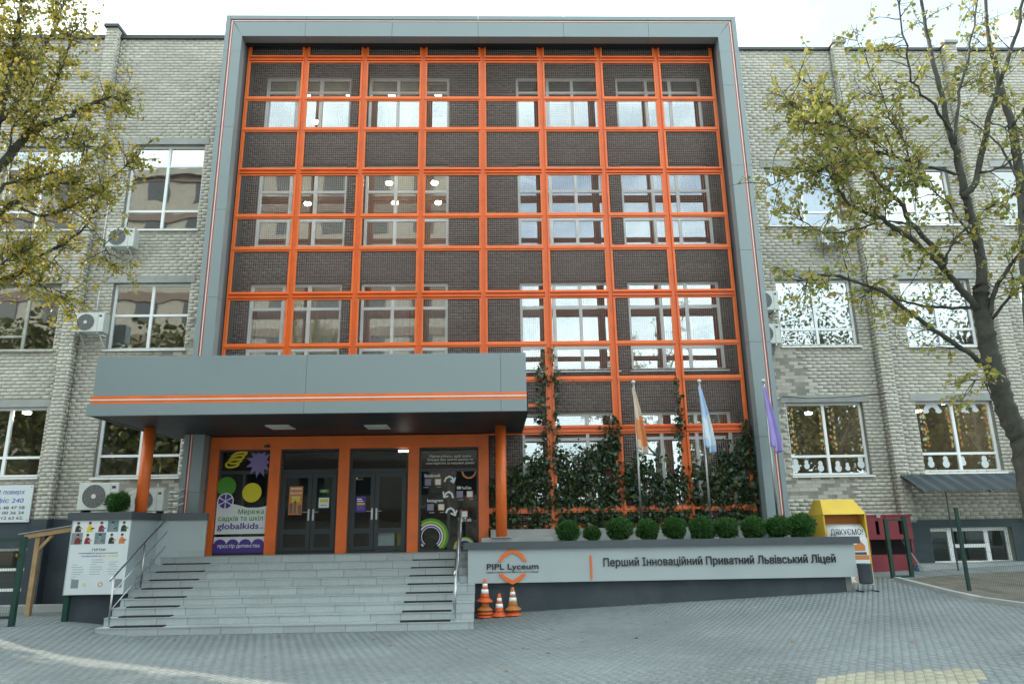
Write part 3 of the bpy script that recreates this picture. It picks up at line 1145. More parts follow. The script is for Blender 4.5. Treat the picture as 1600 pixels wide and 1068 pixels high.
for bay in range(8):
    xa = COLX[bay] + (0.09 if bay == 0 else 0.065)
    xb = COLX[bay + 1] - (0.09 if bay == 7 else 0.065)
    for r in range(len(ZR) - 1):
        zt, zb = ZR[r], ZR[r + 1]
        if bay < 4 and zt < 6.5:
            continue
        if bay < 4 and zb < 5.2 + 0.5:
            zb = 5.25
        a = 0.075 if zt in THICK else 0.03 if r else 0.0
        c = 0.075 if zb in THICK else 0.03
        t0, t1 = zb + c, zt - a
        # rail under the panel
        rl = MB()
        if zb in THICK:
            rl.box(xa - 0.002, xb + 0.002, 0.0, 0.12, zb - 0.07, zb + 0.07)
            rl.box(xa - 0.002, xb + 0.002, -0.055, 0.0, zb + 0.045, zb + 0.06)
            rl.box(xa - 0.002, xb + 0.002, -0.055, 0.0, zb - 0.06, zb - 0.045)
        else:
            rl.box(xa - 0.002, xb + 0.002, -0.045, 0.06, zb - 0.027, zb + 0.027)
        rl.build('rail', m_orange, OS)
        fw_ = 0.042
        pf = MB()
        pf.box(xa, xa + fw_, -0.02, 0.03, t0, t1)
        pf.box(xb - fw_, xb, -0.02, 0.03, t0, t1)
        if r:
            pf.box(xa + fw_, xb - fw_, -0.02, 0.03, t1 - fw_, t1)
        pf.box(xa + fw_, xb - fw_, -0.02, 0.03, t0, t0 + fw_)
        po = pf.build('mesh_panel', m_orange, OS)
        wm = []
        q = 0.0021
        n = int((xb - xa - 2 * fw_) / 0.055)
        for k in range(1, n):
            x = xa + fw_ + (xb - xa - 2 * fw_) * k / n
            wm.append((x - q, x + q, 0.004, 0.008, t0 + fw_ - 0.01, t1 - fw_ + 0.01))
        n = int((t1 - t0 - 2 * fw_) / 0.055)
        for k in range(1, n):
            z = t0 + fw_ + (t1 - t0 - 2 * fw_) * k / n
            wm.append((xa + fw_ - 0.01, xb - fw_ + 0.01, 0.0, 0.004, z - q, z + q))
        tag(boxes('wire_mesh', wm, m_galv, po), kind='stuff')
        PANEL_EDGES.append((xa, xb, t0, t1))
MB().box(COLX[4] + 0.066, COLX[5] - 0.066, -0.05, -0.021, 4.88, 4.95).build('rail', m_orange, OS)

# ------------------------------------------------------------------ steps
RISE, TREAD, SY = 0.1533, 0.2865, -3.15
SX0, SX1 = -0.67, 6.62
FLZ0 = 9 * RISE
ST = thing('entrance_steps', 'wide flight of grey granite tiled steps up to the glass entrance', 'steps', (3.0, SY, 0.0))
b = MB()
for k in range(9):
    y0 = SY + k * TREAD
    y1 = y0 + TREAD if k < 8 else 0.1
    z0 = -0.2
    xl = SX0
    b.box(xl + 0.01, (SX1 if k < 6 else 6.5) - 0.01, y0 + 0.025, y1 + 0.024, z0, (k + 1) * RISE - 0.03)
b.build('step_core', m_tilegrout, ST)
TW = 0.6
tile_cache = {}


def tile(kind, sx, sy, sz):
    key = (kind, round(sx, 3), round(sy, 3), round(sz, 3))
    if key not in tile_cache:
        o = MB().box(-sx / 2, sx / 2, -sy / 2, sy / 2, -sz / 2, sz / 2).build(kind, m_tile, None)
        tile_cache[key] = o.data
        bpy.data.objects.remove(o, do_unlink=True)
    return tile_cache[key]


def put_tile(kind, x0, x1, y0, y1, z0, z1):
    me = tile(kind, x1 - x0, y1 - y0, z1 - z0)
    o = bpy.data.objects.new(kind, me)
    COL.objects.link(o)
    o.parent = ST
    c = Vector(((x0 + x1) / 2, (y0 + y1) / 2, (z0 + z1) / 2)) - ST.location
    o.location = c + Vector((0, RND.uniform(-0.001, 0.001), 0))


for k in range(9):
    y0 = SY + k * TREAD
    y1 = y0 + TREAD
    zt = (k + 1) * RISE
    xl = SX0
    xr = SX1 if k < 6 else 6.48
    off = -0.17 * k
    xs = [xl]
    x = xl + ((off % TW) or TW)
    while x < xr - 0.08:
        if x - xs[-1] > 0.06:
            xs.append(x)
        x += TW
    xs.append(xr)
    for i in range(len(xs) - 1):
        put_tile('riser_tile', xs[i] + 0.004, xs[i + 1] - 0.004, y0 + 0.012, y0 + 0.027, zt - RISE + 0.002, zt - 0.022)
        if k < 8:
            put_tile('tread_tile', xs[i] + 0.002, xs[i + 1] - 0.002, y0, y1 + 0.01, zt - 0.02, zt)
for i in range(12):
    for j in range(2):
        x0 = -0.67 + i * 0.6
        x1 = min(x0 + 0.6, 6.48)
        put_tile('tread_tile', x0 + 0.002, x1 - 0.002, SY + 8 * TREAD + j * 0.62 + 0.002, SY + 8 * TREAD + j * 0.62 + 0.62, 9 * RISE - 0.02, 9 * RISE)
for k in range(8):
    zt = (k + 1) * RISE
    y0 = SY + k * TREAD
    for (xa, xb) in ((-0.40, 0.60), (5.18, 6.16)):
        sh = -0.0
        MB().box(xa + sh, xb + sh, y0 + 0.02, y0 + 0.20, zt + 0.0005, zt + 0.022).build('grip_strip', m_strip, ST)


def handrail(x, label, lean=0.0):
    T = thing('handrail', label, 'handrail', (x, SY, 0))
    pts = []
    for (k, yy) in ((0, SY + 0.16), (4, SY + 4 * TREAD + 0.16), (8, SY + 8 * TREAD + 0.14)):
        z = (k + 1) * RISE
        MB().tube([(x, yy, z), (x, yy, z + 0.93)], 0.021, 10).build('post', m_steel, T, True)
        MB().lathe([(0.045, 0.0), (0.045, 0.012), (0.022, 0.018)], (x, yy, z), 14).build('base_flange', m_steel, T)
        pts.append(Vector((x, yy, z)))
    d = (pts[2] - pts[0]).normalized()
    top = [pts[0] + Vector((0, 0, 0.95)) - d * 0.16, pts[0] + Vector((0, 0, 0.95)), pts[2] + Vector((0, 0, 0.95)), pts[2] + Vector((0, 0.18, 0.95))]
    MB().tube(top, 0.024, 10).build('top_rail', m_steel, T, True)
    for h in (0.30, 0.62):
        MB().tube([pts[0] + Vector((0, 0, h)), pts[2] + Vector((0, 0, h))], 0.009, 8).build('bar', m_steel, T, True)


handrail(-0.50, 'stainless steel handrail on the steps next to the poster covered terrace wall')
handrail(6.25, 'stainless steel handrail on the steps next to the planter with the orange logo')

# ------------------------------------------------------------------ terrace at the left of the steps
LT = thing('terrace_wall', 'light grey terrace wall with dark cap carrying two air conditioners', 'wall', (-1.2, -2.25, 0.0))
TX0, TX1, TYF = -1.88, -0.68, -2.25


def prism(name, pts, z0, z1, m, parent):
    n = len(pts)
    b = MB()
    b.v = [(x, y, z0) for x, y in pts] + [(x, y, z1) for x, y in pts]
    b.f = [tuple(range(n))[::-1], tuple(range(n, 2 * n))] + [(i, (i + 1) % n, n + (i + 1) % n, n + i) for i in range(n)]
    return b.build(name, m, parent)


TE = (0.29, -0.58)
prism('wall', [(TX0, TYF), (TX1, TYF), (TX1, -0.88), TE, (TE[0], -0.52), (TX1 - 0.1, -0.52), (TX0, 0.2)], 0.70, 2.20, m_panel, LT)
prism('base', [(TX0 + 0.1, TYF + 0.12), (TX1 - 0.02, TYF + 0.12), (TX1 - 0.02, -0.87), (TE[0] - 0.01, -0.57), (TE[0] - 0.01, -0.52), (TX1 - 0.1, -0.52), (TX0 + 0.1, 0.2)], -0.1, 0.698, m_plinth, LT)
prism('cap', [(TX0 - 0.07, TYF - 0.07), (TX1 + 0.06, TYF - 0.07), (TX1 + 0.06, -0.93), (TE[0] + 0.02, -0.65), (TE[0] + 0.02, -0.52), (TX1 - 0.1, -0.52), (TX0 - 0.07, 0.2)], 2.20, 2.36, m_anth, LT)
for k in range(4, 9):
    y0 = SY + k * TREAD
    y1 = min(y0 + TREAD, -0.89) if k < 8 else -0.88
    if y1 - y0 > 0.02 and y0 > TYF:
        MB().box(TX1, TX1 + 0.012, y0, y1, (k + 1) * RISE + 0.001, (k + 1) * RISE + 0.14).build('skirting_tile', m_tile, LT)
for (a, c) in ((0.03, 0.5), (0.51, 0.97)):
    p0 = Vector((TX1, -0.88, 0)).lerp(Vector((*TE, 0)), a)
    p1 = Vector((TX1, -0.88, 0)).lerp(Vector((*TE, 0)), c)
    prism('skirting_tile', [(p0.x, p0.y), (p0.x + 0.003, p0.y - 0.012), (p1.x + 0.003, p1.y - 0.012), (p1.x, p1.y)], FLZ0 + 0.001, FLZ0 + 0.13, m_tile, LT)
MB().box(TX0 - 0.02, -0.1, 0.2, WY - 0.04, 0.0, 2.36).build('terrace_floor', m_concrete, LT)

# ------------------------------------------------------------------ canopy
CAN = thing('entrance_canopy', 'grey metal canopy with orange and white stripe on two orange columns over the doors', 'canopy', (3.3, -2.0, 1.4))
CX0, CX1, CYF = -1.08, 7.73, -3.55
CZ0, CZ1 = 4.21, 5.44
fx = [CX0, 3.2, 7.2, CX1]
for i in range(3):
    MB().box(fx[i] + 0.003, fx[i + 1] - 0.003, CYF, CYF + 0.05, 4.61, CZ1).build('fascia_panel', m_clad, CAN)
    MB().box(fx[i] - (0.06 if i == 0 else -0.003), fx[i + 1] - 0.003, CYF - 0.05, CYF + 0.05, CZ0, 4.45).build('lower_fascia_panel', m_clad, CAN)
MB().box(CX0 - 0.02, CX1 - 0.002, CYF - 0.02, CYF + 0.05, 4.452, 4.608).build('stripe', m_orange, CAN)
MB().box(CX0 - 0.02, CX1 - 0.002, CYF - 0.028, CYF - 0.02, 4.518, 4.542).build('stripe_line', m_pwhite, CAN)
for x, s in ((CX0, 1), (CX1, -1)):
    x0, x1 = min(x, x + s * 0.05), max(x, x + s * 0.05)
    MB().box(x0, x1, CYF + 0.052, 0.5 if s < 0 else 1.28, 4.61, CZ1).build('side_fascia', m_clad, CAN)
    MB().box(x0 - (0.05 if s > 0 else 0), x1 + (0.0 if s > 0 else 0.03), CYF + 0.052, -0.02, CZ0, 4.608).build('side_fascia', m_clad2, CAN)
MB().box(CX0 + 0.05, CX1 - 0.05, CYF + 0.05, 0.7, CZ1 - 0.12, CZ1 - 0.02).build('roof', m_roofing, CAN)
sx = [CX0 + 0.05, 0.4, 1.86, 3.3, 4.76, 6.2, CX1 - 0.05]
for i in range(len(sx) - 1):
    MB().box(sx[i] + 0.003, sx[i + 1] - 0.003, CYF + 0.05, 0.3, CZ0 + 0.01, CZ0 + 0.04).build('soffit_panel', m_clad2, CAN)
for (x0, y0) in ((1.92, -1.95), (4.1, -1.78)):
    MB().box(x0, x0 + 0.52, y0, y0 + 0.62, CZ0 - 0.012, CZ0 + 0.011).build('panel_lamp', m_led, CAN)
for (x, y, z) in ((-0.76, -1.65, 2.36), (7.2, -1.42, 1.72)):
    MB().lathe([(0.125, 0.0), (0.125, CZ0 - z + 0.01)], (x, y, z), 28).build('column', m_orange, CAN, True)
for o in CAN.children:
    if o.name.startswith('column'):
        o.data.polygons[-1].use_smooth = False
        o.data.polygons[-2].use_smooth = False

# ------------------------------------------------------------------ entrance front
EN = thing('glass_entrance', 'orange framed glass entrance with two pairs of dark doors under the canopy', 'entrance', (3.4, 0.0, 1.38))
FLZ = 9 * RISE
JX = [(0.0, 0.24), (1.5, 1.76), (3.2, 3.46), (4.92, 5.18), (6.66, 6.9)]
for (a, c) in JX:
    MB().box(a, c, -0.06, 0.16, FLZ + 0.001, 3.89).build('jamb', m_orange, EN)
MB().box(0.0, 6.9, -0.06, 0.16, 3.89, 4.20).build('lintel', m_orange, EN)


def rect_frame(x0, x1, z0, z1, y0, y1, w):
    b = MB()
    b.box(x0, x0 + w, y0, y1, z0, z1)
    b.box(x1 - w, x1, y0, y1, z0, z1)
    b.box(x0 + w, x1 - w, y0, y1, z1 - w, z1)
    b.box(x0 + w, x1 - w, y0, y1, z0, z0 + w)
    return b


DZT = 3.34
for (x0, x1) in ((0.24, 1.5), (5.18, 6.66)):
    f = rect_frame(x0, x1, FLZ, 3.89, 0.04, 0.12, 0.05)
    f.box(x0 + 0.05, x1 - 0.05, 0.045, 0.115, DZT - 0.04, DZT + 0.04)
    f.box((x0 + x1) / 2 - 0.03, (x0 + x1) / 2 + 0.03, 0.05, 0.11, FLZ + 0.05, DZT - 0.04)
    fo = f.build('side_window', m_frame_dark, EN)
    MB().box(x0 + 0.05, x1 - 0.05, 0.07, 0.08, FLZ + 0.05, DZT - 0.04).build('pane', m_doorglass, fo)
    MB().box(x0 + 0.05, x1 - 0.05, 0.07, 0.08, DZT + 0.04, 3.84).build('pane', m_doorglass, fo)
for (x0, x1, xm) in ((1.76, 3.2, 2.56), (3.46, 4.92, 4.1)):
    f = rect_frame(x0, x1, FLZ, 3.89, 0.04, 0.12, 0.05)
    f.box(x0 + 0.05, x1 - 0.05, 0.035, 0.115, DZT - 0.05, DZT + 0.05)
    fo = f.build('door_frame', m_frame_dark, EN)
    MB().box(x0 + 0.05, x1 - 0.05, 0.07, 0.08, DZT + 0.05, 3.84).build('transom_pane', m_doorglass, fo)
    for (a, c, hs_) in ((x0 + 0.055, xm - 0.005, 1), (xm + 0.005, x1 - 0.055, -1)):
        d = rect_frame(a, c, FLZ + 0.06, DZT - 0.055, 0.03, 0.10, 0.10)
        d.box(a + 0.1, c - 0.1, 0.032, 0.098, FLZ + 0.46, FLZ + 0.58)
        do = d.build('door', m_frame_dark, EN)
        MB().box(a + 0.1, c - 0.1, 0.06, 0.068, FLZ + 0.16, FLZ + 0.46).build('pane', m_doorglass, do)
        MB().box(a + 0.1, c - 0.1, 0.06, 0.068, FLZ + 0.58, DZT - 0.155).build('pane', m_doorglass, do)
        hx = c - 0.05 if hs_ > 0 else a + 0.05
        h = MB().tube([(hx, 0.03, FLZ + 0.98), (hx, -0.03, FLZ + 0.98), (hx - hs_ * 0.13, -0.03, FLZ + 0.98)], 0.011, 8)
        h.box(hx - 0.02, hx + 0.02, 0.02, 0.032, FLZ + 0.78, FLZ + 1.05)
        h.build('handle', m_steel, do)
MB().box(1.38 - 0.02, 1.38 + 0.1, -0.12, -0.06, 3.93, 3.99).build('sensor', m_frame_dark, EN)
MB().box(4.66, 4.9, 0.0, 0.034, 3.79, 3.83).build('strip_lamp', m_strip_lamp, EN)
# lobby shell
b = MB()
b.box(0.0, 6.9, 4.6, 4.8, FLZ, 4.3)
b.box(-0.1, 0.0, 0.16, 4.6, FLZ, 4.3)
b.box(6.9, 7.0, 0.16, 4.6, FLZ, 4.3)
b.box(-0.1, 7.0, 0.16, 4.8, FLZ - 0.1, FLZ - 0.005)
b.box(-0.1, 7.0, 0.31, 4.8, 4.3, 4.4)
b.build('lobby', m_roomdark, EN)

t = thing('lobby_cabinet', 'low white cabinet inside the entrance behind the second pair of doors', 'cabinet', (4.3, 0.4, FLZ))
MB().box(4.12, 4.58, 0.25, 0.6, FLZ, FLZ + 0.56).build('body', m_white, t)
MB().box(4.13, 4.345, 0.235, 0.25, FLZ + 0.03, FLZ + 0.54).build('door', m_white, t)
MB().box(4.355, 4.57, 0.235, 0.25, FLZ + 0.03, FLZ + 0.54).build('door', m_white, t)
t = thing('lobby_bin', 'yellow plastic bin standing beside the white lobby cabinet', 'bin', (4.75, 0.4, FLZ))
MB().hexa([(4.66, 0.28, FLZ), (4.83, 0.28, FLZ), (4.83, 0.48, FLZ), (4.66, 0.48, FLZ)], [(4.63, 0.25, FLZ + 0.5), (4.87, 0.25, FLZ + 0.5), (4.87, 0.51, FLZ + 0.5), (4.63, 0.51, FLZ + 0.5)]).build('bucket', m_pyellow, t)
MB().box(4.62, 4.88, 0.24, 0.52, FLZ + 0.5, FLZ + 0.53).build('rim', m_pyellow, t)

# ---- printed film on the first side window
GP = thing('window_poster', 'kindergarten and school network poster with purple scallops on the first glass bay', 'poster', (0.87, 0.03, FLZ))
S5 = 4.854


def q1(zx, zy):
    """zoomed photo position on the first bay to facade position"""
    return (0.24 + ((320 + zx / S5) - 345) / 80.5 * 1.26, 3.89 - ((660 + zy / S5) - 702) / 160.0 * 2.5)


PYF = 0.036


def P(lst):
    return [q1(*p) for p in lst]


x0, x1 = 0.265, 1.475
zw = q1(0, 832)[1]
MB().poly([(x0, zw), (x1, zw), (x1, q1(490, 628)[1]), q1(440, 640), q1(360, 640), q1(300, 622), q1(255, 612), q1(200, 585), q1(150, 580), (x0, q1(100, 588)[1])], PYF).build('white_field', m_pwhite, GP)
MB().poly([(x0, q1(0, 968)[1]), (x1, q1(0, 968)[1]), (x1, q1(0, 852)[1]), (x0, q1(0, 852)[1])], PYF).build('white_band', m_pwhite, GP)
sc = MB()
zb_, zt_ = q1(0, 968)[1], q1(0, 905)[1]
sc.poly([(x0, zb_), (x1, zb_), (x1, zt_), (x0, zt_)], PYF - 0.004)
for k in range(4):
    cx = x0 + (x1 - x0) * (k + 0.5) / 4
    rr = (x1 - x0) / 8
    sc.poly([(cx + rr * math.cos(math.pi * i / 10), zt_ - 0.02 + rr * 0.9 * math.sin(math.pi * i / 10)) for i in range(11)], PYF - 0.0046 - 0.0006 * (k % 2))
sc.build('scallop_band', m_purple, GP)
text('lettering', 'простір дитинства', m_pwhite, GP, (x0 + x1) / 2, PYF - 0.009, q1(0, 930)[1], width=1.0, height=0.085, align='CENTER', weight=0.012)
text('lettering', 'Мережа', m_pgreen, GP, x1 - 0.06, PYF - 0.005, q1(0, 686)[1], width=0.62, height=0.115, align='RIGHT', weight=0.014)
text('lettering', 'садків та шкіл', m_pgreen, GP, x1 - 0.07, PYF - 0.005, q1(0, 735)[1], width=1.08, height=0.115, align='RIGHT', weight=0.014)
text('lettering', 'globalkids', m_purple, GP, x0 + 0.05, PYF - 0.005, q1(0, 795)[1], width=1.0, height=0.145, weight=0.02)
text('lettering', '.ua', m_purple, GP, x0 + 1.06, PYF - 0.005, q1(0, 795)[1], width=0.1, height=0.05)
c = q1(190, 480)
MB().disc(c[0] , c[1], 0.235, PYF).build('green_circle', m_pgreen, GP)
c = q1(385, 528)
MB().disc(c[0], c[1], 0.235, PYF).build('yellow_circle', m_pyellow, GP)
c = q1(192, 590)
MB().disc(c[0], c[1], 0.20, PYF - 0.004).build('badge_edge', m_pwhite, GP)
wh = MB()
for k in range(6):
    a0 = math.pi / 2 + k * math.pi / 3 + 0.09
    a1 = a0 + math.pi / 3 - 0.18
    wh.poly([(c[0] + 0.02 * math.cos((a0 + a1) / 2), c[1] + 0.02 * math.sin((a0 + a1) / 2))] +
            [(c[0] + 0.172 * math.cos(a0 + (a1 - a0) * i / 6), c[1] + 0.172 * math.sin(a0 + (a1 - a0) * i / 6)) for i in range(7)], PYF - 0.008)
wh.build('badge_segments', m_purple, GP)
st = MB()
cs = q1(425, 300)
pts = []
for k in range(22):
    w = 2 * math.pi * k / 22
    rr = 0.34 if k % 2 == 0 else 0.19
    x, z = cs[0] + rr * math.cos(w), cs[1] + rr * math.sin(w) * 1.15
    pts.append((min(max(x, x0), x1), min(z, 3.835)))
st.poly(pts, PYF)
st.build('star_shape', m_lav, GP)
sq = MB()
line = []
for i in range(60):
    u = i / 59
    w = u * 2 * math.pi * 3.2
    cx, cz = 225 + 60 * u - 10, 320 - 90 * u
    line.append(q1(cx + 52 * math.cos(w) , cz + 22 * math.sin(w) - 10 * math.cos(w)))
line = [(x, min(z, 3.83)) for x, z in line]
sq.stroke(line, 0.05, PYF - 0.004)
sq.build('yellow_squiggle', m_pyellow, GP)

# ---- social media film on the last bay
SP = thing('window_poster', 'dark glass bay covered with white social network names, arrows and striped rings', 'poster', (5.9, 0.03, FLZ))
S8 = 5.936


def q4(zx, zy):
    return (5.18 + ((640 + zx / S8) - 656) / 92.5 * 1.48, 3.89 - ((690 + zy / S8) - 700) / 159.0 * 2.5)


def T4(body, zx, zy, zw_, m=m_pwhite, h=None, al='CENTER', wt=0.012, nm='lettering'):
    p = q4(zx, zy)
    text(nm, body, m, SP, p[0], PYF - 0.002, p[1], width=zw_ / S8 / 92.5 * 1.48, height=h, align=al, weight=wt)


T4('Підписуйтесь, щоб знати', 380, 152, 385, h=0.055)
T4('більше про життя школи та', 380, 184, 420, h=0.055)
T4('спостерігати за нашими діями!', 380, 216, 450, h=0.055)
T4('facebook', 218, 335, 150, h=0.085, wt=0.02)
T4('YouTube', 530, 450, 92, h=0.07, wt=0.02)
T4('Instagram', 246, 562, 145, h=0.075, wt=0.02)
T4('TikTok', 515, 742, 130, h=0.085, wt=0.02)
for (zx, zy, s_) in ((150, 432, 'школа'), (268, 430, 'садок'), (470, 548, 'школа'), (562, 545, 'садок'), (205, 662, 'школа'), (300, 660, 'садок')):
    T4(s_, zx + 10, zy, 42, h=0.028, wt=0.0)
for (zx, zy, m) in ((178, 380, m_lav), (270, 380, m_porange), (470, 496, m_lav), (562, 496, m_porange), (204, 610, m_lav), (302, 610, m_porange), (514, 676, m_porange)):
    p = q4(zx, zy)
    h = 30 / S8 / 92.5 * 1.48
    MB().box(p[0] - h, p[0] + h, PYF - 0.004, PYF, p[1] - h, p[1] + h).build('sticker_border', m, SP)
    MB().box(p[0] - h * 0.8, p[0] + h * 0.8, PYF - 0.007, PYF - 0.004, p[1] - h * 0.8, p[1] + h * 0.8).build('sticker', m_pgrey if m is m_lav else m_paper, SP)
p = q4(462, 436)
MB().box(p[0] - 0.045, p[0] + 0.045, PYF - 0.005, PYF, p[1] - 0.032, p[1] + 0.032).build('play_badge', m_pwhite, SP)
MB().poly([(p[0] - 0.014, p[1] - 0.018), (p[0] - 0.014, p[1] + 0.018), (p[0] + 0.018, p[1])], PYF - 0.006).build('play_triangle', m_frame_dark, SP)
for (a, bb) in ((((330, 375), (345, 345), (375, 330), (402, 345), (412, 382)), ((388, 370), (413, 388), (426, 345))),
                (((408, 525), (398, 490), (372, 472), (345, 485), (328, 515)), ((320, 472), (326, 520), (362, 512))),
                (((347, 660), (360, 632), (388, 620), (415, 638), (428, 682)), ((392, 668), (428, 686), (442, 645)))):
    s = MB()
    s.stroke([q4(*v) for v in a], 0.045, PYF)
    s.stroke([q4(*v) for v in bb], 0.04, PYF - 0.004)
    s.build('arrow', m_pwhite, SP)
p = q4(554, 285)
lg = MB()
for k in range(5):
    w0 = -math.pi + k * math.pi / 5
    w1 = w0 + math.pi / 5
    ro, ri = 0.19, 0.145
    lg.poly([(p[0] + ro * math.cos(w0), p[1] + ro * math.sin(w0)), (p[0] + ro * math.cos(w1), p[1] + ro * math.sin(w1)),
             (p[0] + ri * math.cos(w1), p[1] + ri * math.sin(w1)), (p[0] + ri * math.cos(w0), p[1] + ri * math.sin(w0))], PYF)
lg.build('orange_emblem', m_porange, SP)
p = q4(210, 872)


def clipring(ro, ri, m, nm, yy, a0=-0.9, a1=math.pi + 0.9, c=p):
    b = MB()
    for i in range(40):
        w0 = a0 + (a1 - a0) * i / 40
        w1 = a0 + (a1 - a0) * (i + 1) / 40
        pts = [(c[0] + r * math.cos(w), c[1] + r * math.sin(w)) for r, w in ((ro, w0), (ro, w1), (ri, w1), (ri, w0))]
        if min(x for x, z in pts) < 5.235 or max(x for x, z in pts) > 6.62 or min(z for x, z in pts) < FLZ + 0.03:
            continue
        b.poly(pts, yy)
    b.build(nm, m, SP)


clipring(0.43, 0.37, m_pgreen, 'ring', PYF)
clipring(0.37, 0.32, m_lime, 'ring', PYF)
clipring(0.318, 0.305, m_red, 'ring', PYF)
clipring(0.30, 0.265, m_pwhite, 'ring', PYF)
clipring(0.262, 0.235, m_purple, 'ring', PYF)
clipring(0.232, 0.215, m_pwhite, 'ring', PYF)
p2 = q4(515, 985)
for (ro, ri, m) in ((0.27, 0.225, m_lime), (0.222, 0.20, m_pwhite), (0.198, 0.165, m_purple)):
    clipring(ro, ri, m, 'ring', PYF, 0.0, math.pi, p2)

# ---- small notices on the doors
def notice(label, x0, x1, z0, z1, m, y, bars=(), mesh_name='door_notice'):
    t = thing(mesh_name, label, 'notice', ((x0 + x1) / 2, y, z0))
    MB().box(x0, x1, y - 0.003, y, z0, z1).build('sheet', m, t)
    for (a, c, d, e, mm) in bars:
        MB().box(x0 + (x1 - x0) * a, x0 + (x1 - x0) * c, y - 0.005, y - 0.003, z0 + (z1 - z0) * d, z0 + (z1 - z0) * e).build('print', mm, t)
    return t


DY = 0.058
t = notice('small orange notice with autumn trees on the first door', 2.0, 2.33, 2.3, 2.98, m_porange, DY,
           ((0.1, 0.9, 0.9, 0.94, m_pwhite), (0.06, 0.3, 0.05, 0.4, m_brownr), (0.4, 0.55, 0.05, 0.5, m_brownr), (0.7, 0.95, 0.03, 0.35, m_brownr), (0.2, 0.8, 0.45, 0.62, m_pyellow)))
text('lettering', 'Відкрите', m_pwhite, t, 2.165, DY - 0.006, 2.80, width=0.28, align='CENTER', weight=0.015)
text('lettering', 'Заняття', m_pwhite, t, 2.165, DY - 0.006, 2.71, width=0.22, align='CENTER', weight=0.015)
t = notice('green exit sign stuck on the second door leaf', 2.74, 2.96, 2.82, 2.90, m_pgreen, DY)
text('lettering', 'EXIT', m_pwhite, t, 2.85, DY - 0.005, 2.842, height=0.04, align='CENTER', weight=0.02)
notice('pale yellow sheet taped under the green exit sign', 2.73, 2.98, 2.46, 2.70, m_paper, DY, ((0.1, 0.9, 0.55, 0.85, m_pyellow), (0.2, 0.8, 0.2, 0.28, m_pgrey)))
t = notice('purple notice with a yellow bar on the third door leaf', 3.64, 3.88, 2.34, 2.72, m_purple, DY, ((0.12, 0.9, 0.46, 0.58, m_pyellow), (0.12, 0.6, 0.78, 0.86, m_pwhite), (0.12, 0.75, 0.66, 0.72, m_pwhite), (0.15, 0.8, 0.2, 0.26, m_lav), (0.15, 0.8, 0.32, 0.37, m_lav)))
t = notice('little black plate with a yellow outline at the top of the third door leaf', 3.6, 3.8, 3.12, 3.2, m_black, DY, ((0.05, 0.95, 0.08, 0.16, m_pyellow), (0.05, 0.95, 0.84, 0.92, m_pyellow), (0.1, 0.3, 0.3, 0.7, m_pwhite)))

# ------------------------------------------------------------------ planter with lettering
PL = thing('planter_wall', 'long light grey planter wall with dark cap carrying the school name', 'planter', (10.8, -1.8, 0.1))
PX0, PX1, PYY = 6.46, 14.98, -1.8
b = MB().box(PX0, PX1, PYY, -0.22, 0.76, 1.46)
b.build('panel', m_panel, PL)
MB().box(PX0 + 0.06, PX1 - 0.22, PYY + 0.13, -0.25, -0.2, 0.758).build('base', m_plinth, PL)
cap = MB()
cap.box(PX0 - 0.1, PX1 + 0.12, PYY - 0.07, PYY + 0.22, 1.46, 1.61)
cap.build('cap', m_anth, PL)
MB().box(PX0, PX1, PYY + 0.22, -0.22, 1.462, 1.54).build('soil', m_soil, PL)
MB().box(PX1 - 0.3, PX1 - 0.03, PYY + 0.25, -0.2, 0.0, 0.757).build('concrete_end', m_concrete, PL)
MB().box(6.95, 13.9, -0.2, 0.15, 0.9, 1.875).build('back_kerb', m_concrete, PL)
MB().box(6.75, 8.35, -1.56, -0.21, 1.541, 1.70).build('column_pad', m_concrete, PL)
MB().box(6.98, 7.42, -1.62, -1.2, 1.70, 1.72).build('base_plate', m_concrete, PL)


def a18(px, py):
    v = at(px, py, PYY)
    return (v.x, v.z)


text('lettering', 'PIPL Lyceum', m_black, PL, 6.87, PYY - 0.002, 1.04, width=1.12, height=0.125, weight=0.008, depth=0.02)
text('lettering', 'PRIME INNOVATIVE PRIVATE LVIV LYCEUM', m_black, PL, 6.87, PYY - 0.002, 0.965, width=1.12, height=0.03, weight=0.0, depth=0.006)
text('lettering', 'Перший Інноваційний Приватний Львівський Ліцей', m_black, PL, 9.41, PYY - 0.002, 1.07, width=5.12, height=0.168, weight=0.011, depth=0.02)
cx, cz = 7.425, 1.10


def chev(sgn):
    ro, ri = 0.34, 0.255
    angs = [18, 52, 90, 128, 162] if sgn > 0 else [28, 56, 90, 124, 152]
    rs = [0.335, 0.34, 0.375, 0.34, 0.335]
    o_ = [(cx + 1.0 * r * math.cos(math.radians(a)), cz + sgn * r * math.sin(math.radians(a))) for a, r in zip(angs, rs)]
    i_ = [(cx + (r - 0.085) * math.cos(math.radians(a)), cz + sgn * (r - 0.085) * math.sin(math.radians(a) * 1.0) + sgn * (0.024 if a in (18, 162, 28, 152) else 0)) for a, r in zip(angs, rs)]
    b = MB()
    for k in range(4):
        b.poly([o_[k], o_[k + 1], i_[k + 1], i_[k]], PYY - 0.001, 0.03)
    b.build('logo_arc', m_logo, PL)


chev(1)
chev(-1)
MB().box(9.12, 9.16, PYY - 0.025, PYY - 0.001, 0.80, 1.30).build('divider', m_logo, PL)


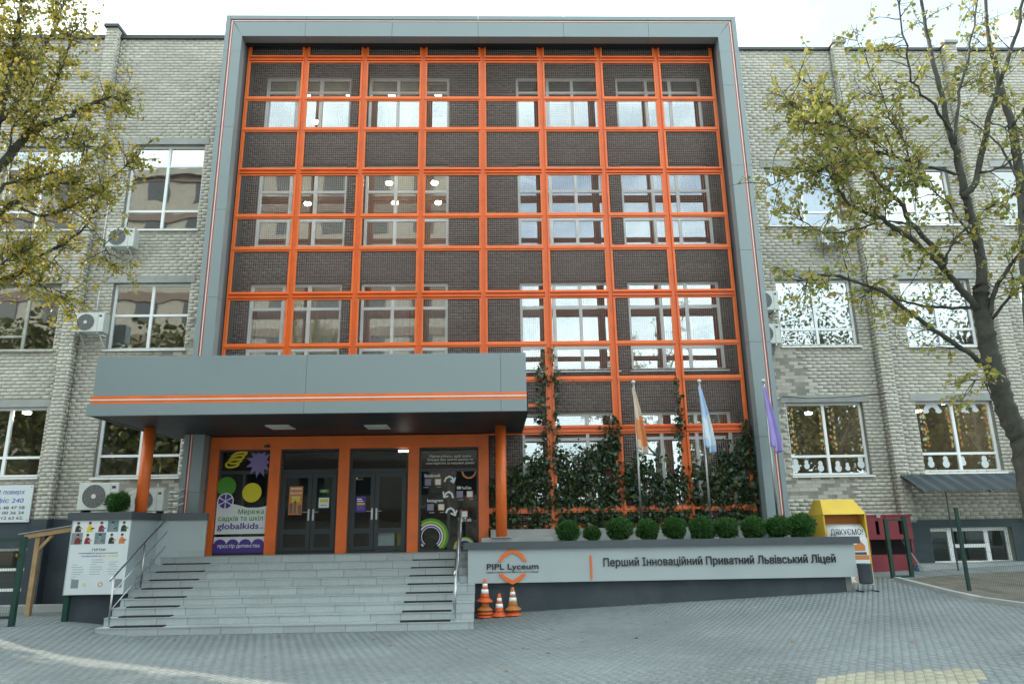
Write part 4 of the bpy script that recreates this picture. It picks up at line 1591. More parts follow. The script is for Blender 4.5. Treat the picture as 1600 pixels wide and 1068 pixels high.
# ------------------------------------------------------------------ rooms: lamps, curtains, boards
def ceiling_lamp(x, y, z, label, grp):
    t = thing('ceiling_lamp', label, 'ceiling lamp', (x, y, z), grp)
    MB().lathe([(0.09, -0.05), (0.105, -0.02), (0.10, 0.0)], (x, y, z), 18).build('diffuser', m_lamp, t)
    MB().lathe([(0.11, 0.0), (0.11, 0.03)], (x, y, z + 0.001), 18).build('rim', m_white, t)
    MB().lathe([(0.012, 0.03), (0.012, 0.4)], (x, y, z), 6).build('rod', m_white, t)
    return t


for (x, y, nm) in ((1.3, 1.77, 'lit round lamp in the top floor room, leftmost window'), (2.62, 1.72, 'lit round lamp in the top floor room, right end of the leftmost window'),
                   (1.2, 3.3, 'lit round lamp low at the back of the top floor room'), (3.94, 1.77, 'lit round lamp above the leaning boards on the top floor'),
                   (5.4, 1.77, 'lit round lamp at the right end of the top floor second window')):
    ceiling_lamp(x, y, 15.1, nm, 'ceiling lamps of the main block')
for (x, y, nm) in ((1.19, 3.0, 'lit round lamp in the leftmost window, third storey'), (3.97, 1.62, 'upper lit lamp in the middle of the second window, third storey'),
                   (3.96, 2.96, 'lower lit lamp in the middle of the second window, third storey'), (5.33, 1.62, 'upper lit lamp at the right of the second window, third storey'),
                   (5.34, 2.97, 'lower lit lamp at the right of the second window, third storey')):
    ceiling_lamp(x, y, 12.0, nm, 'ceiling lamps of the main block')
for (x, y, nm) in ((16.69, 3.5, 'lit lamp in the classroom window above the yellow bin, left pane'), (18.3, 3.6, 'lit lamp in the classroom window above the yellow bin, right pane'),
                   (20.05, 3.38, 'lower lit lamp in the classroom window above the dark awning'), (19.94, 1.9, 'upper lit lamp in the classroom window above the dark awning'),
                   (-5.79, 1.8, 'lit lamp in the window above the blue phone number sign')):
    ceiling_lamp(x, y, 5.2, nm, 'ceiling lamps of the wings')


def curtain(x0, x1, z0, z1, y, label, waves=9):
    n = 60
    b = MB()
    for j in range(2):
        for i in range(n + 1):
            u = i / n
            b.v.append((x0 + (x1 - x0) * u, y + 0.035 * math.sin(u * waves * 2 * math.pi) + 0.012 * math.sin(u * waves * 5.3), z0 if j == 0 else z1))
    for i in range(n):
        b.f.append((i, i + 1, n + 2 + i, n + 1 + i))
    o = b.build('curtain', m_curtain, None, True)
    sd = o.modifiers.new('solid', 'SOLIDIFY')
    sd.thickness = 0.004
    return tag(o, label, 'curtain', 'curtains on the second storey')


curtain(0.45, 1.9, 5.95, 8.45, 1.3, 'pleated beige curtain in the leftmost window of the second storey, left half')
curtain(1.95, 2.85, 5.95, 8.45, 1.3, 'pleated beige curtain in the leftmost window of the second storey, right half', 6)
curtain(3.45, 4.7, 5.95, 8.45, 1.3, 'pleated beige curtain in the second window of the second storey, left half', 10)
curtain(4.75, 5.8, 5.95, 8.45, 1.3, 'pleated beige curtain in the second window of the second storey, right half', 7)
curtain(7.85, 8.7, 5.95, 8.45, 1.35, 'pleated pale curtain in the second storey window above the canopy end', 6)
for i, (x, dx) in enumerate(((3.62, 0.55), (3.85, 0.62), (4.1, 0.35))):
    o = MB().hexa([(x + dx, 1.5, 12.55), (x + dx + 0.16, 1.5, 12.55), (x + dx + 0.16, 1.53, 12.55), (x + dx, 1.53, 12.55)],
                  [(x, 1.25, 14.6 - 0.1 * i), (x + 0.16, 1.25, 14.6 - 0.1 * i), (x + 0.16, 1.28, 14.6 - 0.1 * i), (x, 1.28, 14.6 - 0.1 * i)]).build('leaning_board', m_paper, None)
    tag(o, 'pale board leaning inside the top floor window, %s of three' % ('steepest' if i == 2 else 'outermost' if i == 0 else 'middle one'), 'board', 'boards leaning in the top floor room')
o = MB().box(5.0, 5.75, 1.5, 1.9, 12.55, 14.1).build('storage_cabinet', m_cream, None)
tag(o, 'cream cabinet standing inside the top floor second window', 'cabinet')
bevel(o, 0.01)

# paper cut-outs and autumn garlands on the classroom windows
CUTY = WR + 0.026


def cutout(x, z, kind, label, s=1.0):
    b = MB()
    if kind == 'ghost':
        b.disc(x, z + 0.10 * s, 0.085 * s, CUTY, 0.003, 18, 0.10 * s)
        b.disc(x, z - 0.07 * s, 0.12 * s, CUTY - 0.003, 0.003, 18, 0.13 * s)
    else:
        b.poly([(x + r * s * math.cos(w), z + r * s * math.sin(w)) for r, w in [(0.24, math.pi * i / 10) for i in range(11)] + [(0.11, math.pi - math.pi * i / 10) for i in range(11)]], CUTY)
        b.disc(x - 0.18 * s, z, 0.09 * s, CUTY - 0.003, 0.003, 14, 0.06 * s)
        b.disc(x + 0.18 * s, z, 0.09 * s, CUTY - 0.003, 0.003, 14, 0.06 * s)
    o = b.build('paper_cutout', m_paper, None)
    return tag(o, label, 'paper cut-out', 'white paper cut-outs on classroom windows')


pos = ['leftmost', 'second from the left', 'third from the left', 'fourth from the left', 'fifth from the left', 'rightmost']
for i, (x, z, s) in enumerate(((15.26, 3.45, 0.85), (15.56, 3.46, 0.62), (15.94, 3.41, 0.72), (16.42, 3.40, 0.75), (16.68, 3.39, 0.55), (17.06, 3.5, 0.82))):
    cutout(x, z, 'ghost', 'white paper figure on the window above the yellow bin, %s of six' % pos[i], s)
for i, (x, z, s) in enumerate(((19.0, 3.48, 0.75), (19.42, 3.48, 0.8), (19.9, 3.5, 0.65), (20.5, 3.47, 0.85))):
    cutout(x, z, 'ghost', 'white paper figure on the window above the dark awning, %s of four' % (pos[i] if i < 3 else 'rightmost'), s)
cutout(19.27, 4.88, 'rainbow', 'white paper rainbow at the top of the left pane above the dark awning')
cutout(20.32, 4.9, 'rainbow', 'white paper rainbow at the top of the right pane above the dark awning')
m_garl = leaf_mat('paper_leaf', [(0.5, 0.16, 0.03), (0.5, 0.36, 0.04), (0.3, 0.06, 0.03), (0.24, 0.24, 0.05), (0.55, 0.5, 0.4)], 0.1)
for (xs_, za, zb, lab) in (((15.22, 16.08, 16.28, 17.15), 3.9, 5.0, 'strings of small paper autumn leaves on the window above the yellow bin'),
                           ((18.86, 19.68, 19.92, 20.75), 3.9, 5.0, 'strings of small paper autumn leaves on the window above the dark awning')):
    b = MB()
    for x in xs_:
        for k in range(3):
            xx = x + RND.uniform(-0.04, 0.18 if x in xs_[::2] else 0.04)
            z = zb - RND.uniform(0, 0.1)
            while z > za - 0.1:
                xx += RND.uniform(-0.02, 0.02)
                r = RND.uniform(0.025, 0.045)
                b.poly([(xx - r, z), (xx, z - r * 1.3), (xx + r, z), (xx, z + r * 1.3)], CUTY - RND.uniform(0, 0.003))
                z -= RND.uniform(0.09, 0.2)
        # row along the lower panes
    for k in range(16):
        xx, z, r = RND.uniform(xs_[0], xs_[-1]), 3.68 + RND.uniform(-0.06, 0.05), 0.025
        b.poly([(xx - r, z), (xx, z - r), (xx + r, z), (xx, z + r)], CUTY - 0.001)
    tag(b.build('leaf_garland', m_garl, None), lab, 'garland', kind='stuff')


# ------------------------------------------------------------------ air conditioners
def air_conditioner(x, y, z, w, h, label, bracket=True, grp='air conditioner outdoor units'):
    """x,z = left bottom corner, y = wall side of the casing"""
    d = 0.30
    t = thing('air_conditioner', label, 'air conditioner', (x + w / 2, y, z), grp)
    yf = y - d
    c = bevel(MB().box(x, x + w, yf, y, z, z + h).build('casing', m_acwhite, t), 0.015, 2)
    cx, cz, r = x + w * 0.40, z + h * 0.5, min(h * 0.43, w * 0.36)
    MB().disc(cx, cz, r, yf - 0.001, 0.004, 32).build('fan_recess', m_acdark, t)
    gb = MB()
    for k in range(1, 7):
        gb.ring(cx, cz, r * k / 6, r * k / 6 - 0.008, yf - 0.005, 0.006, 28)
    for k in range(12):
        a = math.pi * 2 * k / 12
        gb.stroke([(cx + r * 0.2 * math.cos(a), cz + r * 0.2 * math.sin(a)), (cx + r * math.cos(a + 0.35), cz + r * math.sin(a + 0.35))], 0.006, yf - 0.012, 0.004)
    gb.build('fan_grille', m_acmid, t)
    MB().disc(cx, cz, r * 0.2, yf - 0.014, 0.006, 18).build('fan_hub', m_acwhite, t)
    MB().box(x + w * 0.79, x + w * 0.797, yf - 0.002, yf, z + 0.01, z + h - 0.01).build('seam', m_acdark, t)
    MB().box(x + w * 0.83, x + w * 0.92, yf - 0.004, yf - 0.0005, z + h * 0.78, z + h * 0.88).build('badge', m_frame_dark, t)
    if bracket:
        b = MB()
        for bx_ in (x + 0.14, x + w - 0.16):
            b.box(bx_, bx_ + 0.035, yf + 0.02, y + 0.12, z - 0.045, z - 0.005)
            b.hexa([(bx_, y + 0.06, z - 0.3), (bx_ + 0.03, y + 0.06, z - 0.3), (bx_ + 0.03, y + 0.1, z - 0.3), (bx_, y + 0.1, z - 0.3)],
                   [(bx_, yf + 0.1, z - 0.046), (bx_ + 0.03, yf + 0.1, z - 0.046), (bx_ + 0.03, yf + 0.14, z - 0.046), (bx_, yf + 0.14, z - 0.046)])
        b.build('bracket', m_steel, t)
    else:
        b = MB()
        for bx_ in (x + 0.1, x + w - 0.14):
            b.box(bx_, bx_ + 0.05, yf, y, z - 0.05, z)
        b.build('foot', m_tar, t)
    return t


air_conditioner(-3.74, 1.1, 9.66, 0.78, 0.55, 'white air conditioner half hidden by yellow leaves, under the top wing window')
air_conditioner(-4.24, 1.02, 7.18, 0.80, 0.53, 'white air conditioner mounted beside the pilaster, left of the wing window above the canopy')
air_conditioner(16.52, 1.15, 9.68, 0.76, 0.54, 'white air conditioner behind the branches on the wing beyond the portal')
air_conditioner(14.32, 1.15, 7.68, 0.74, 0.56, 'upper of two air conditioners squeezed beside the portal edge')
air_conditioner(14.26, 1.15, 6.72, 0.74, 0.56, 'lower of two air conditioners squeezed beside the portal edge')
air_conditioner(-2.02, -1.62, 2.42, 0.86, 0.58, 'large air conditioner on the terrace left of the round bush', False)
air_conditioner(-1.36, -0.62, 2.41, 0.74, 0.48, 'smaller air conditioner on the terrace behind the orange column', False)
# bearers of the left terrace unit
o = MB().box(-1.94, -1.2, -1.95, -1.60, 2.36, 2.37).build('concrete_bearer', m_concrete, None)
tag(o, 'flat concrete bearer under the large terrace air conditioner', 'bearer')


def cable(name, label, pts, r, m, cat='cable'):
    o = MB().tube(pts, r, 6).build(name, m, None, True)
    return tag(o, label, cat)


cable('conduit', 'thin white conduit running down the bricks to the upper wing air conditioner', [(-4.05, 1.27, 11.9), (-4.08, 1.27, 9.55), (-3.2, 1.27, 9.5)], 0.018, m_pvc)
cable('conduit', 'thin white conduit hooked above the air conditioner beside the pilaster', [(-4.30, 1.0, 8.35), (-3.95, 1.22, 8.5), (-3.98, 1.27, 7.72)], 0.018, m_pvc)
for k in range(3):
    z = 2.9 - k * 0.17
    cable('coolant_pipe', 'insulated pipe from the small terrace air conditioner, %s of three' % ('top', 'middle', 'bottom')[k],
          [(-0.62, -0.6, z - 0.08), (-0.48, -0.58, z - 0.06), (-0.36, -0.52, z + 0.02), (-0.3, -0.3, z + 0.1)], 0.022, m_acwhite, 'pipe')
cable('cable', 'thin sagging black cable above the window over the yellow bin', [at(1222, 619, 1.24), at(1260, 622, 1.2), at(1300, 621, 1.2), at(1345, 618, 1.2), at(1385, 613, 1.02)], 0.012, m_tar)


# ------------------------------------------------------------------ foliage
def leaves_mesh(name, pts, size, m, parent, droop=0.5, shape='leaf'):
    """pts: n x 3 leaf positions; one small folded leaf each"""
    rng = np.random.default_rng(len(pts) + int(size * 1000))
    n = len(pts)
    pts = np.asarray(pts)
    d = rng.normal(size=(n, 3))
    d[:, 2] -= droop * 1.2
    d /= np.linalg.norm(d, axis=1)[:, None]
    a = rng.normal(size=(n, 3))
    s = np.cross(d, a)
    s /= np.linalg.norm(s, axis=1)[:, None]
    nn = np.cross(d, s)
    sz = size * rng.uniform(0.45, 1.35, size=(n, 1))
    if shape == 'leaf':
        loc = [(0, 0, 0), (0.28, 0.44, 0.10), (0.72, 0.34, 0.06), (1.05, 0.0, -0.06), (0.72, -0.34, 0.06), (0.28, -0.44, 0.10)]
        tri = [(0, 3, 2), (0, 2, 1), (0, 4, 3), (0, 5, 4)]
    else:
        loc = [(0, 0.06, 0), (1.0, 0.02, 0.12), (0, -0.06, 0), (0.5, 0, 0.16)]
        tri = [(0, 1, 3), (3, 1, 2)]
    k = len(loc)
    v = np.stack([pts + sz * (d * p[0] + s * p[1] + nn * p[2]) for p in loc], 1)
    f = (np.arange(n)[:, None, None] * k + np.array(tri)[None]).reshape(-1)
    if parent:
        v = v - np.array(origin(parent))
    o = raw(name, v.reshape(-1, 3), f, 3, m, parent)
    return o


def smooth_path(pts, sub=4, jit=0.0):
    P_ = [Vector(p) for p in pts]
    out = []
    for i in range(len(P_) - 1):
        p0, p1, p2, p3 = P_[max(i - 1, 0)], P_[i], P_[i + 1], P_[min(i + 2, len(P_) - 1)]
        for k in range(sub):
            t = k / sub
            q = 0.5 * ((2 * p1) + (p2 - p0) * t + (2 * p0 - 5 * p1 + 4 * p2 - p3) * t * t + (3 * p1 - p0 - 3 * p2 + p3) * t ** 3)
            if jit and (i or k):
                q = q + Vector((RND.gauss(0, jit), RND.gauss(0, jit), RND.gauss(0, jit)))
            out.append(q)
    out.append(P_[-1])
    return out


def rvec():
    return Vector((RND.gauss(0, 1), RND.gauss(0, 1), RND.gauss(0, 1))).normalized()


def tree(name, label, base, trunk, limbs, leaf_m, leaf_size, twig_len=0.7, twig_n=9, leaf_n=6, keep=None, group=None):
    """trunk and limbs: (points, radius at the start, radius at the end, leaf factor)"""
    t = thing(name, label, 'tree', base, group)
    tb = MB()
    tp_ = smooth_path(trunk[0], 4, 0.012)
    tb.tube(tp_, [trunk[1] + (trunk[2] - trunk[1]) * i / (len(tp_) - 1) for i in range(len(tp_))], 14)
    tb.build('trunk', m_bark, t, True)
    tw = MB()
    lp = []
    for (pts, ra, rb_, lf) in limbs:
        sp = smooth_path(pts, 4, 0.012)
        n = len(sp)
        lb = MB()
        lb.tube(sp, [ra + (rb_ - ra) * i / (n - 1) for i in range(n)], 9)
        lb.build('limb', m_bark, t, True)
        length = sum((sp[i + 1] - sp[i]).length for i in range(n - 1))
        cnt = int(twig_n * length * lf)
        for q in range(cnt):
            u = RND.uniform(0.12, 1.0) ** 0.8
            i = min(int(u * (n - 1)), n - 2)
            p = sp[i].lerp(sp[i + 1], RND.random())
            ax = (sp[i + 1] - sp[i]).normalized()
            d = (rvec() + ax * 0.75 + Vector((0, 0, 0.15))).normalized()
            ln = twig_len * RND.uniform(0.45, 1.25)
            tpts = [p]
            for s in range(4):
                d = (d + rvec() * 0.28 + Vector((0, 0, -0.04))).normalized()
                tpts.append(tpts[-1] + d * ln / 4)
            r = 0.009
            tw.tube(tpts, [r, r * 0.8, r * 0.65, r * 0.5, r * 0.3], 4, False)
            for s in range(3):
                k = RND.choice((1, 2, 3, 4))
                p2 = tpts[k]
                d2 = (rvec() * 0.9 + d * 0.6).normalized()
                l2 = ln * RND.uniform(0.25, 0.6)
                e2 = p2 + d2 * l2
                m2 = p2.lerp(e2, 0.5) + rvec() * 0.04
                tw.tube([p2, m2, e2], [0.005, 0.004, 0.0025], 3, False)
                for w in range(RND.randint(max(1, leaf_n - 3), leaf_n)):
                    c = p2.lerp(e2, RND.uniform(0.15, 1.1)) + rvec() * 0.05
                    lp.append(tuple(c))
            for w in range(2):
                lp.append(tuple(tpts[RND.choice((2, 3, 4))] + rvec() * 0.04))
    tw.build('twigs', m_bark, t)
    tag([o for o in t.children if o.name.startswith('twigs')][0], kind='stuff')
    if keep:
        lp = [p for p in lp if keep(p)]
    tag(leaves_mesh('crown', lp, leaf_size, leaf_m, t, 0.7), kind='stuff')
    return t


def path(pix, ya, yb=None):
    n = len(pix)
    yb = ya if yb is None else yb
    return [at(px, py, ya + (yb - ya) * i / max(n - 1, 1)) for i, (px, py) in enumerate(pix)]


RY = -9.0
trunkR = path([(1665, 1010), (1640, 900), (1604, 720), (1574, 640), (1549, 560), (1536, 490), (1533, 450)], RY)
base = trunkR[0]
trunkR = [Vector((base.x + 0.05, RY, g(base.x, RY) - 0.1))] + trunkR
limbsR = [
    (path([(1534, 455), (1531, 389), (1519, 346), (1507, 302), (1497, 250), (1484, 203), (1472, 150), (1457, 94), (1443, 30), (1432, -60)], RY, RY + 0.4), 0.09, 0.02, 0.22),
    (path([(1507, 310), (1529, 270), (1545, 190), (1560, 140), (1577, 82), (1597, 15), (1606, -40)], RY, RY - 0.5), 0.06, 0.018, 0.5),
    (path([(1487, 205), (1460, 165), (1425, 125), (1416, 72), (1398, -10)], RY, RY - 0.6), 0.03, 0.01, 0.6),
    (path([(1492, 225), (1497, 160), (1511, 100), (1518, 57), (1527, -10), (1530, -60)], RY, RY + 0.5), 0.03, 0.01, 0.6),
    (path([(1530, 482), (1500, 450), (1476, 418), (1438, 386), (1388, 348), (1352, 332), (1321, 312), (1298, 276), (1285, 250)], RY, RY - 0.5), 0.06, 0.012, 1.5),
    (path([(1478, 408), (1431, 357), (1402, 314), (1370, 278), (1343, 249), (1325, 200), (1300, 165), (1275, 140), (1245, 118)], RY - 0.1, RY + 0.6), 0.045, 0.008, 1.7),
    (path([(1543, 575), (1521, 556), (1478, 529), (1426, 494), (1379, 456), (1324, 436), (1281, 431), (1245, 440)], RY, RY - 0.7), 0.05, 0.01, 0.8),
    (path([(1525, 482), (1490, 480), (1440, 476), (1400, 466), (1370, 452), (1330, 470)], RY, RY + 0.4), 0.03, 0.01, 0.8),
    (path([(1500, 272), (1455, 262), (1425, 252), (1375, 238), (1335, 243), (1295, 260), (1250, 268), (1205, 290)], RY, RY - 0.3), 0.028, 0.006, 1.7),
    (path([(1541, 510), (1553, 455), (1573, 424), (1598, 391), (1640, 345)], RY, RY - 0.4), 0.045, 0.015, 1.0),
    (path([(1476, 416), (1483, 390), (1494, 372), (1520, 346), (1550, 322), (1590, 300)], RY - 0.2, RY - 0.6), 0.022, 0.008, 1.2),
    (path([(1548, 500), (1590, 455), (1625, 440)], RY, RY - 0.4), 0.028, 0.01, 1.2),
    (path([(1430, 357), (1400, 345), (1350, 355), (1300, 365), (1262, 350), (1225, 330)], RY + 0.1, RY + 0.8), 0.022, 0.006, 1.5),
    (path([(1370, 278), (1330, 250), (1290, 215), (1250, 175), (1222, 150)], RY + 0.4, RY + 0.9), 0.018, 0.005, 2.0),
    (path([(1425, 252), (1410, 215), (1390, 185), (1380, 150), (1360, 110), (1330, 40)], RY - 0.1, RY + 0.5), 0.018, 0.005, 1.2),
    (path([(1388, 240), (1340, 205), (1290, 190), (1245, 195)], RY - 0.1, RY - 0.6), 0.014, 0.005, 2.0),
    (path([(1531, 389), (1490, 330), (1450, 290), (1420, 275)], RY, RY - 0.7), 0.02, 0.006, 1.6),
    (path([(1545, 190), (1580, 200), (1620, 190)], RY - 0.2, RY - 0.6), 0.016, 0.006, 1.8),
    (path([(1530, 270), (1570, 260), (1610, 225), (1640, 200)], RY - 0.1, RY - 0.5), 0.022, 0.008, 1.6),
    (path([(1560, 640), (1540, 600), (1515, 590)], RY, RY - 0.2), 0.012, 0.005, 1.2),
]
tree('linden_tree', 'tall linden with thin green and brown foliage near the yellow bin', (base.x, RY, g(base.x, RY)),
     (trunkR, 0.18, 0.105), [(p, a * 0.85, b_, c_) for p, a, b_, c_ in limbsR], m_leafR, 0.058, 0.5, 9.5, 7)
b2 = path([(1640, 900), (1612, 560), (1597, 300), (1582, 200), (1562, 130), (1545, 60), (1535, -40)], -6.0, -6.4)
tree('young_tree', 'slender bare stemmed tree just behind the big linden', (b2[0].x + 0.3, -6.0, g(18, -6)),
     ([Vector((b2[0].x + 0.3, -6, 0.4))] + b2[:4], 0.13, 0.08),
     [(b2[3:], 0.08, 0.02, 0.4), (path([(1597, 300), (1570, 240), (1540, 205), (1500, 180)], -6.2, -6.0), 0.03, 0.008, 0.8),
      (path([(1600, 330), (1640, 280), (1660, 220)], -6.2, -6.6), 0.03, 0.01, 0.8)], m_leafR, 0.06, 0.6, 7, 5)

LY = -8.2
tl = path([(-175, 1040), (-120, 700), (-85, 480), (-62, 380), (-50, 330)], LY)
limbsL = [
    (path([(-52, 345), (-20, 285), (18, 238), (40, 211), (61, 198), (97, 186), (121, 173), (144, 160), (172, 154), (200, 158)], LY, LY + 0.5), 0.085, 0.008, 1.7),
    (path([(46, 203), (55, 185), (72, 157), (90, 121), (99, 106), (108, 70), (120, 40)], LY + 0.1, LY - 0.2), 0.035, 0.008, 2.0),
    (path([(-30, 300), (0, 190), (11, 146), (16, 106), (22, 76), (25, 45), (40, -20)], LY, LY - 0.4), 0.05, 0.015, 2.2),
    (path([(-62, 390), (-30, 352), (0, 334), (37, 308), (89, 287), (131, 292), (165, 300)], LY, LY - 0.4), 0.05, 0.007, 1.9),
    (path([(-55, 350), (0, 297), (31, 281), (63, 276), (100, 262)], LY, LY + 0.6), 0.035, 0.01, 1.8),
    (path([(-80, 460), (-40, 445), (0, 436), (31, 426), (50, 405), (97, 381), (131, 355), (150, 326)], LY, LY + 0.2), 0.055, 0.008, 1.5),
    (path([(20, 315), (60, 338), (92, 331), (136, 310), (163, 289), (184, 268), (215, 250)], LY - 0.2, LY + 0.3), 0.025, 0.006, 1.6),
    (path([(-70, 420), (-20, 420), (20, 400), (45, 390)], LY, LY - 0.6), 0.03, 0.01, 2.2),
    (path([(97, 381), (90, 400), (60, 440), (90, 452), (115, 480)], LY + 0.1, LY - 0.1), 0.012, 0.004, 1.8),
    (path([(0, 190), (30, 150), (60, 90), (90, 40), (100, 0), (110, -40)], LY - 0.1, LY + 0.6), 0.03, 0.008, 1.8),
    (path([(-40, 320), (-15, 200), (-10, 100), (-5, 0), (0, -80)], LY, LY + 0.3), 0.05, 0.02, 1.6),
    (path([(40, 211), (75, 215), (115, 220), (150, 235)], LY, LY - 0.5), 0.014, 0.005, 2.0),
    (path([(18, 238), (20, 200), (45, 165), (50, 130)], LY, LY - 0.6), 0.018, 0.006, 2.2),
    (path([(131, 355), (150, 365), (165, 385), (165, 410)], LY + 0.2, LY + 0.1), 0.008, 0.004, 1.4),
]
tree('maple_tree', 'yellowing tree reaching over the pavement in front of the wing with the air conditioners', (tl[0].x, LY, g(-3, LY)),
     ([Vector((tl[0].x - 0.1, LY, 0.0))] + tl, 0.22, 0.10), limbsL, m_leafL, 0.05, 0.42, 11, 8)

# climbing vines on the lower screen
rng = np.random.default_rng(11)


def vine(x0, x1, z0, tops, strands, label, dens=1250):
    t = thing('climbing_vine', label, 'climbing vine', ((x0 + x1) / 2, -0.05, z0), 'vines climbing the orange screen')
    pts = []
    n = int((x1 - x0) * 2.4 * dens)
    for _ in range(n):
        u = rng.random()
        x = x0 + (x1 - x0) * u
        zt = np.interp(u, [p[0] for p in tops], [p[1] for p in tops])
        z = z0 + rng.random() * 2.9
        edge = (zt - z) + rng.normal() * 0.16
        if edge < 0:
            continue
        hole = math.sin(x * 7.3 + 1.2) * math.sin(z * 5.1 + x * 2.0)
        if hole > 0.55 and rng.random() < 0.85:
            continue
        if 2.22 < z < 2.42 and rng.random() < 0.6:
            continue
        pts.append((x, rng.normal(-0.05, 0.05), z))
    sb = MB()
    for (xa, za, zb, wd, k) in strands:
        line = []
        z = za
        x = xa
        while z < zb:
            line.append((x, -0.07 + rng.normal() * 0.01, z))
            x += rng.normal() * 0.03
            x += (xa - x) * 0.25
            z += 0.12
        if len(line) > 1:
            sb.tube(line, 0.008, 5)
        for _ in range(k):
            q = line[rng.integers(len(line))]
            pts.append((q[0] + rng.normal() * wd, -0.09 + rng.normal() * 0.04, q[2] + rng.normal() * 0.05))
    for k in range(5):
        x = x0 + (x1 - x0) * (k + 0.5) / 5
        sb.tube([(x, -0.04, z0 - 0.3), (x + rng.normal() * 0.1, -0.05, z0 + 0.6), (x + rng.normal() * 0.2, -0.05, z0 + 1.3)], 0.009, 5)
    sb.build('stems', m_bark, t)
    tag(leaves_mesh('foliage', pts, 0.095, m_ivy, t, 1.2), kind='stuff')
    return t


vine(6.95, COLX[5] - 0.05, 1.85, [(0, 2.9), (0.3, 3.3), (0.6, 3.55), (1, 3.75)], [(COLX[5] - 0.16, 3.6, 6.4, 0.05, 120), (COLX[5] - 0.25, 4.6, 5.9, 0.06, 60)], 'dark green vine beside the canopy column with a strand climbing the first free post')
vine(COLX[5] + 0.05, COLX[6] - 0.02, 1.85, [(0, 3.8), (0.25, 3.6), (0.6, 3.85), (1, 4.15)], [(COLX[5] + 0.1, 3.6, 6.55, 0.04, 90), (COLX[6] - 0.12, 3.8, 4.6, 0.11, 150), (COLX[5] + 0.12, 5.55, 5.7, 0.15, 40)], 'dark green vine in the bay left of the orange flag')
vine(COLX[6] + 0.05, COLX[7] - 0.02, 1.85, [(0, 3.5), (0.4, 3.45), (0.7, 3.3), (1, 3.0)], [(COLX[7] - 0.14, 3.0, 5.7, 0.035, 100), (COLX[7] - 0.1, 4.2, 4.8, 0.08, 60)], 'dark green vine behind the orange flag')
vine(COLX[7] + 0.05, COLX[8] - 0.02, 1.85, [(0, 3.2), (0.35, 3.3), (0.6, 3.8), (1, 3.95)], [(COLX[8] - 0.15, 3.8, 4.45, 0.07, 100)], 'dark green vine in the last bay beside the portal jamb')


# round thuja bushes
def bush_mesh(seed, n=2600):
    r = np.random.default_rng(seed)
    d = r.normal(size=(n, 3))
    d /= np.linalg.norm(d, axis=1)[:, None]
    lump = 1.0 + 0.13 * np.sin(d[:, 0] * 4 + seed) * np.sin(d[:, 2] * 5 + seed) + 0.07 * np.sin(d[:, 1] * 11 + d[:, 0] * 7)
    rad = (r.uniform(0.55, 1.0, size=n) ** 0.35) * lump
    p = d * rad[:, None] * 0.25
    p[:, 2] *= 0.92
    s = np.cross(d, r.normal(size=(n, 3)))
    s /= np.linalg.norm(s, axis=1)[:, None]
    out = d * 0.75 + r.normal(size=(n, 3)) * 0.35 + np.array([0, 0, 0.35])
    out /= np.linalg.norm(out, axis=1)[:, None]
    L_ = r.uniform(0.025, 0.075, size=(n, 1))
    v = np.stack([p - s * 0.011, p + s * 0.011, p + out * L_ + s * 0.006, p + out * L_ - s * 0.006], 1)
    f = np.arange(n * 4)
    me = raw('foliage', v.reshape(-1, 3), f, 4, m_thuja)
    m_ = me.data
    bpy.data.objects.remove(me, do_unlink=True)
    return m_


BM = [bush_mesh(s, 2200 + 150 * i) for i, s in enumerate((3, 8, 15, 22, 31))]
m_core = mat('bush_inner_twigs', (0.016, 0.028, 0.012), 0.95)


def bush(i, x, y, z, s, label):
    s *= 0.92
    t = thing('round_bush', label, 'bush', (x, y, z), 'round clipped evergreen bushes')
    o = bpy.data.objects.new('foliage', BM[i % 5])
    COL.objects.link(o)
    o.parent = t
    o.location = (0, 0, 0.27 * s)
    o.scale = (s * RND.uniform(0.92, 1.12), s, s * RND.uniform(0.86, 1.06))
    o.rotation_euler = (0, 0, RND.uniform(0, 6.28))
    tag(o, kind='stuff')
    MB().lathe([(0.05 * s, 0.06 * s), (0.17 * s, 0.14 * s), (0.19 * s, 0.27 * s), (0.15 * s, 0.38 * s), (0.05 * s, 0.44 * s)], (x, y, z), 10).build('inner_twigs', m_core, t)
    MB().lathe([(0.02, -0.1), (0.018, 0.12)], (x, y, z), 6).build('stem', m_bark, t)
    return t


bl_ = [(8.70, 1.08, 'round bush first in the row, nearest the canopy column'), (9.25, 0.82, 'smallest round bush, second in the planter row'),
       (9.88, 1.18, 'round bush left of the first flagpole'), (10.52, 1.05, 'round bush in front of the foot of the orange flag pole'),
       (11.12, 1.12, 'round bush between the two flagpoles'), (11.72, 1.12, 'round bush just left of the white flag pole'),
       (12.32, 1.10, 'round bush just right of the white flag pole'), (12.95, 1.05, 'round bush right of the overlapping pair, before the portal jamb'),
       (13.50, 1.12, 'round bush in front of the grey portal jamb'), (14.02, 1.15, 'last round bush beside the yellow donation bin')]
for i, (x, s, lb) in enumerate(bl_):
    bush(i, x, -1.36 + RND.uniform(-0.03, 0.03), 1.55, s, lb)
bush(1, 12.0, -0.85, 1.55, 1.0, 'round bush half hidden in the second row right of the white flag pole')
bush(2, 13.15, -0.85, 1.55, 1.05, 'round bush half hidden in the second row before the portal jamb')
bush(0, -1.18, -1.85, 2.34, 0.98, 'round bush on the terrace between the two air conditioners')


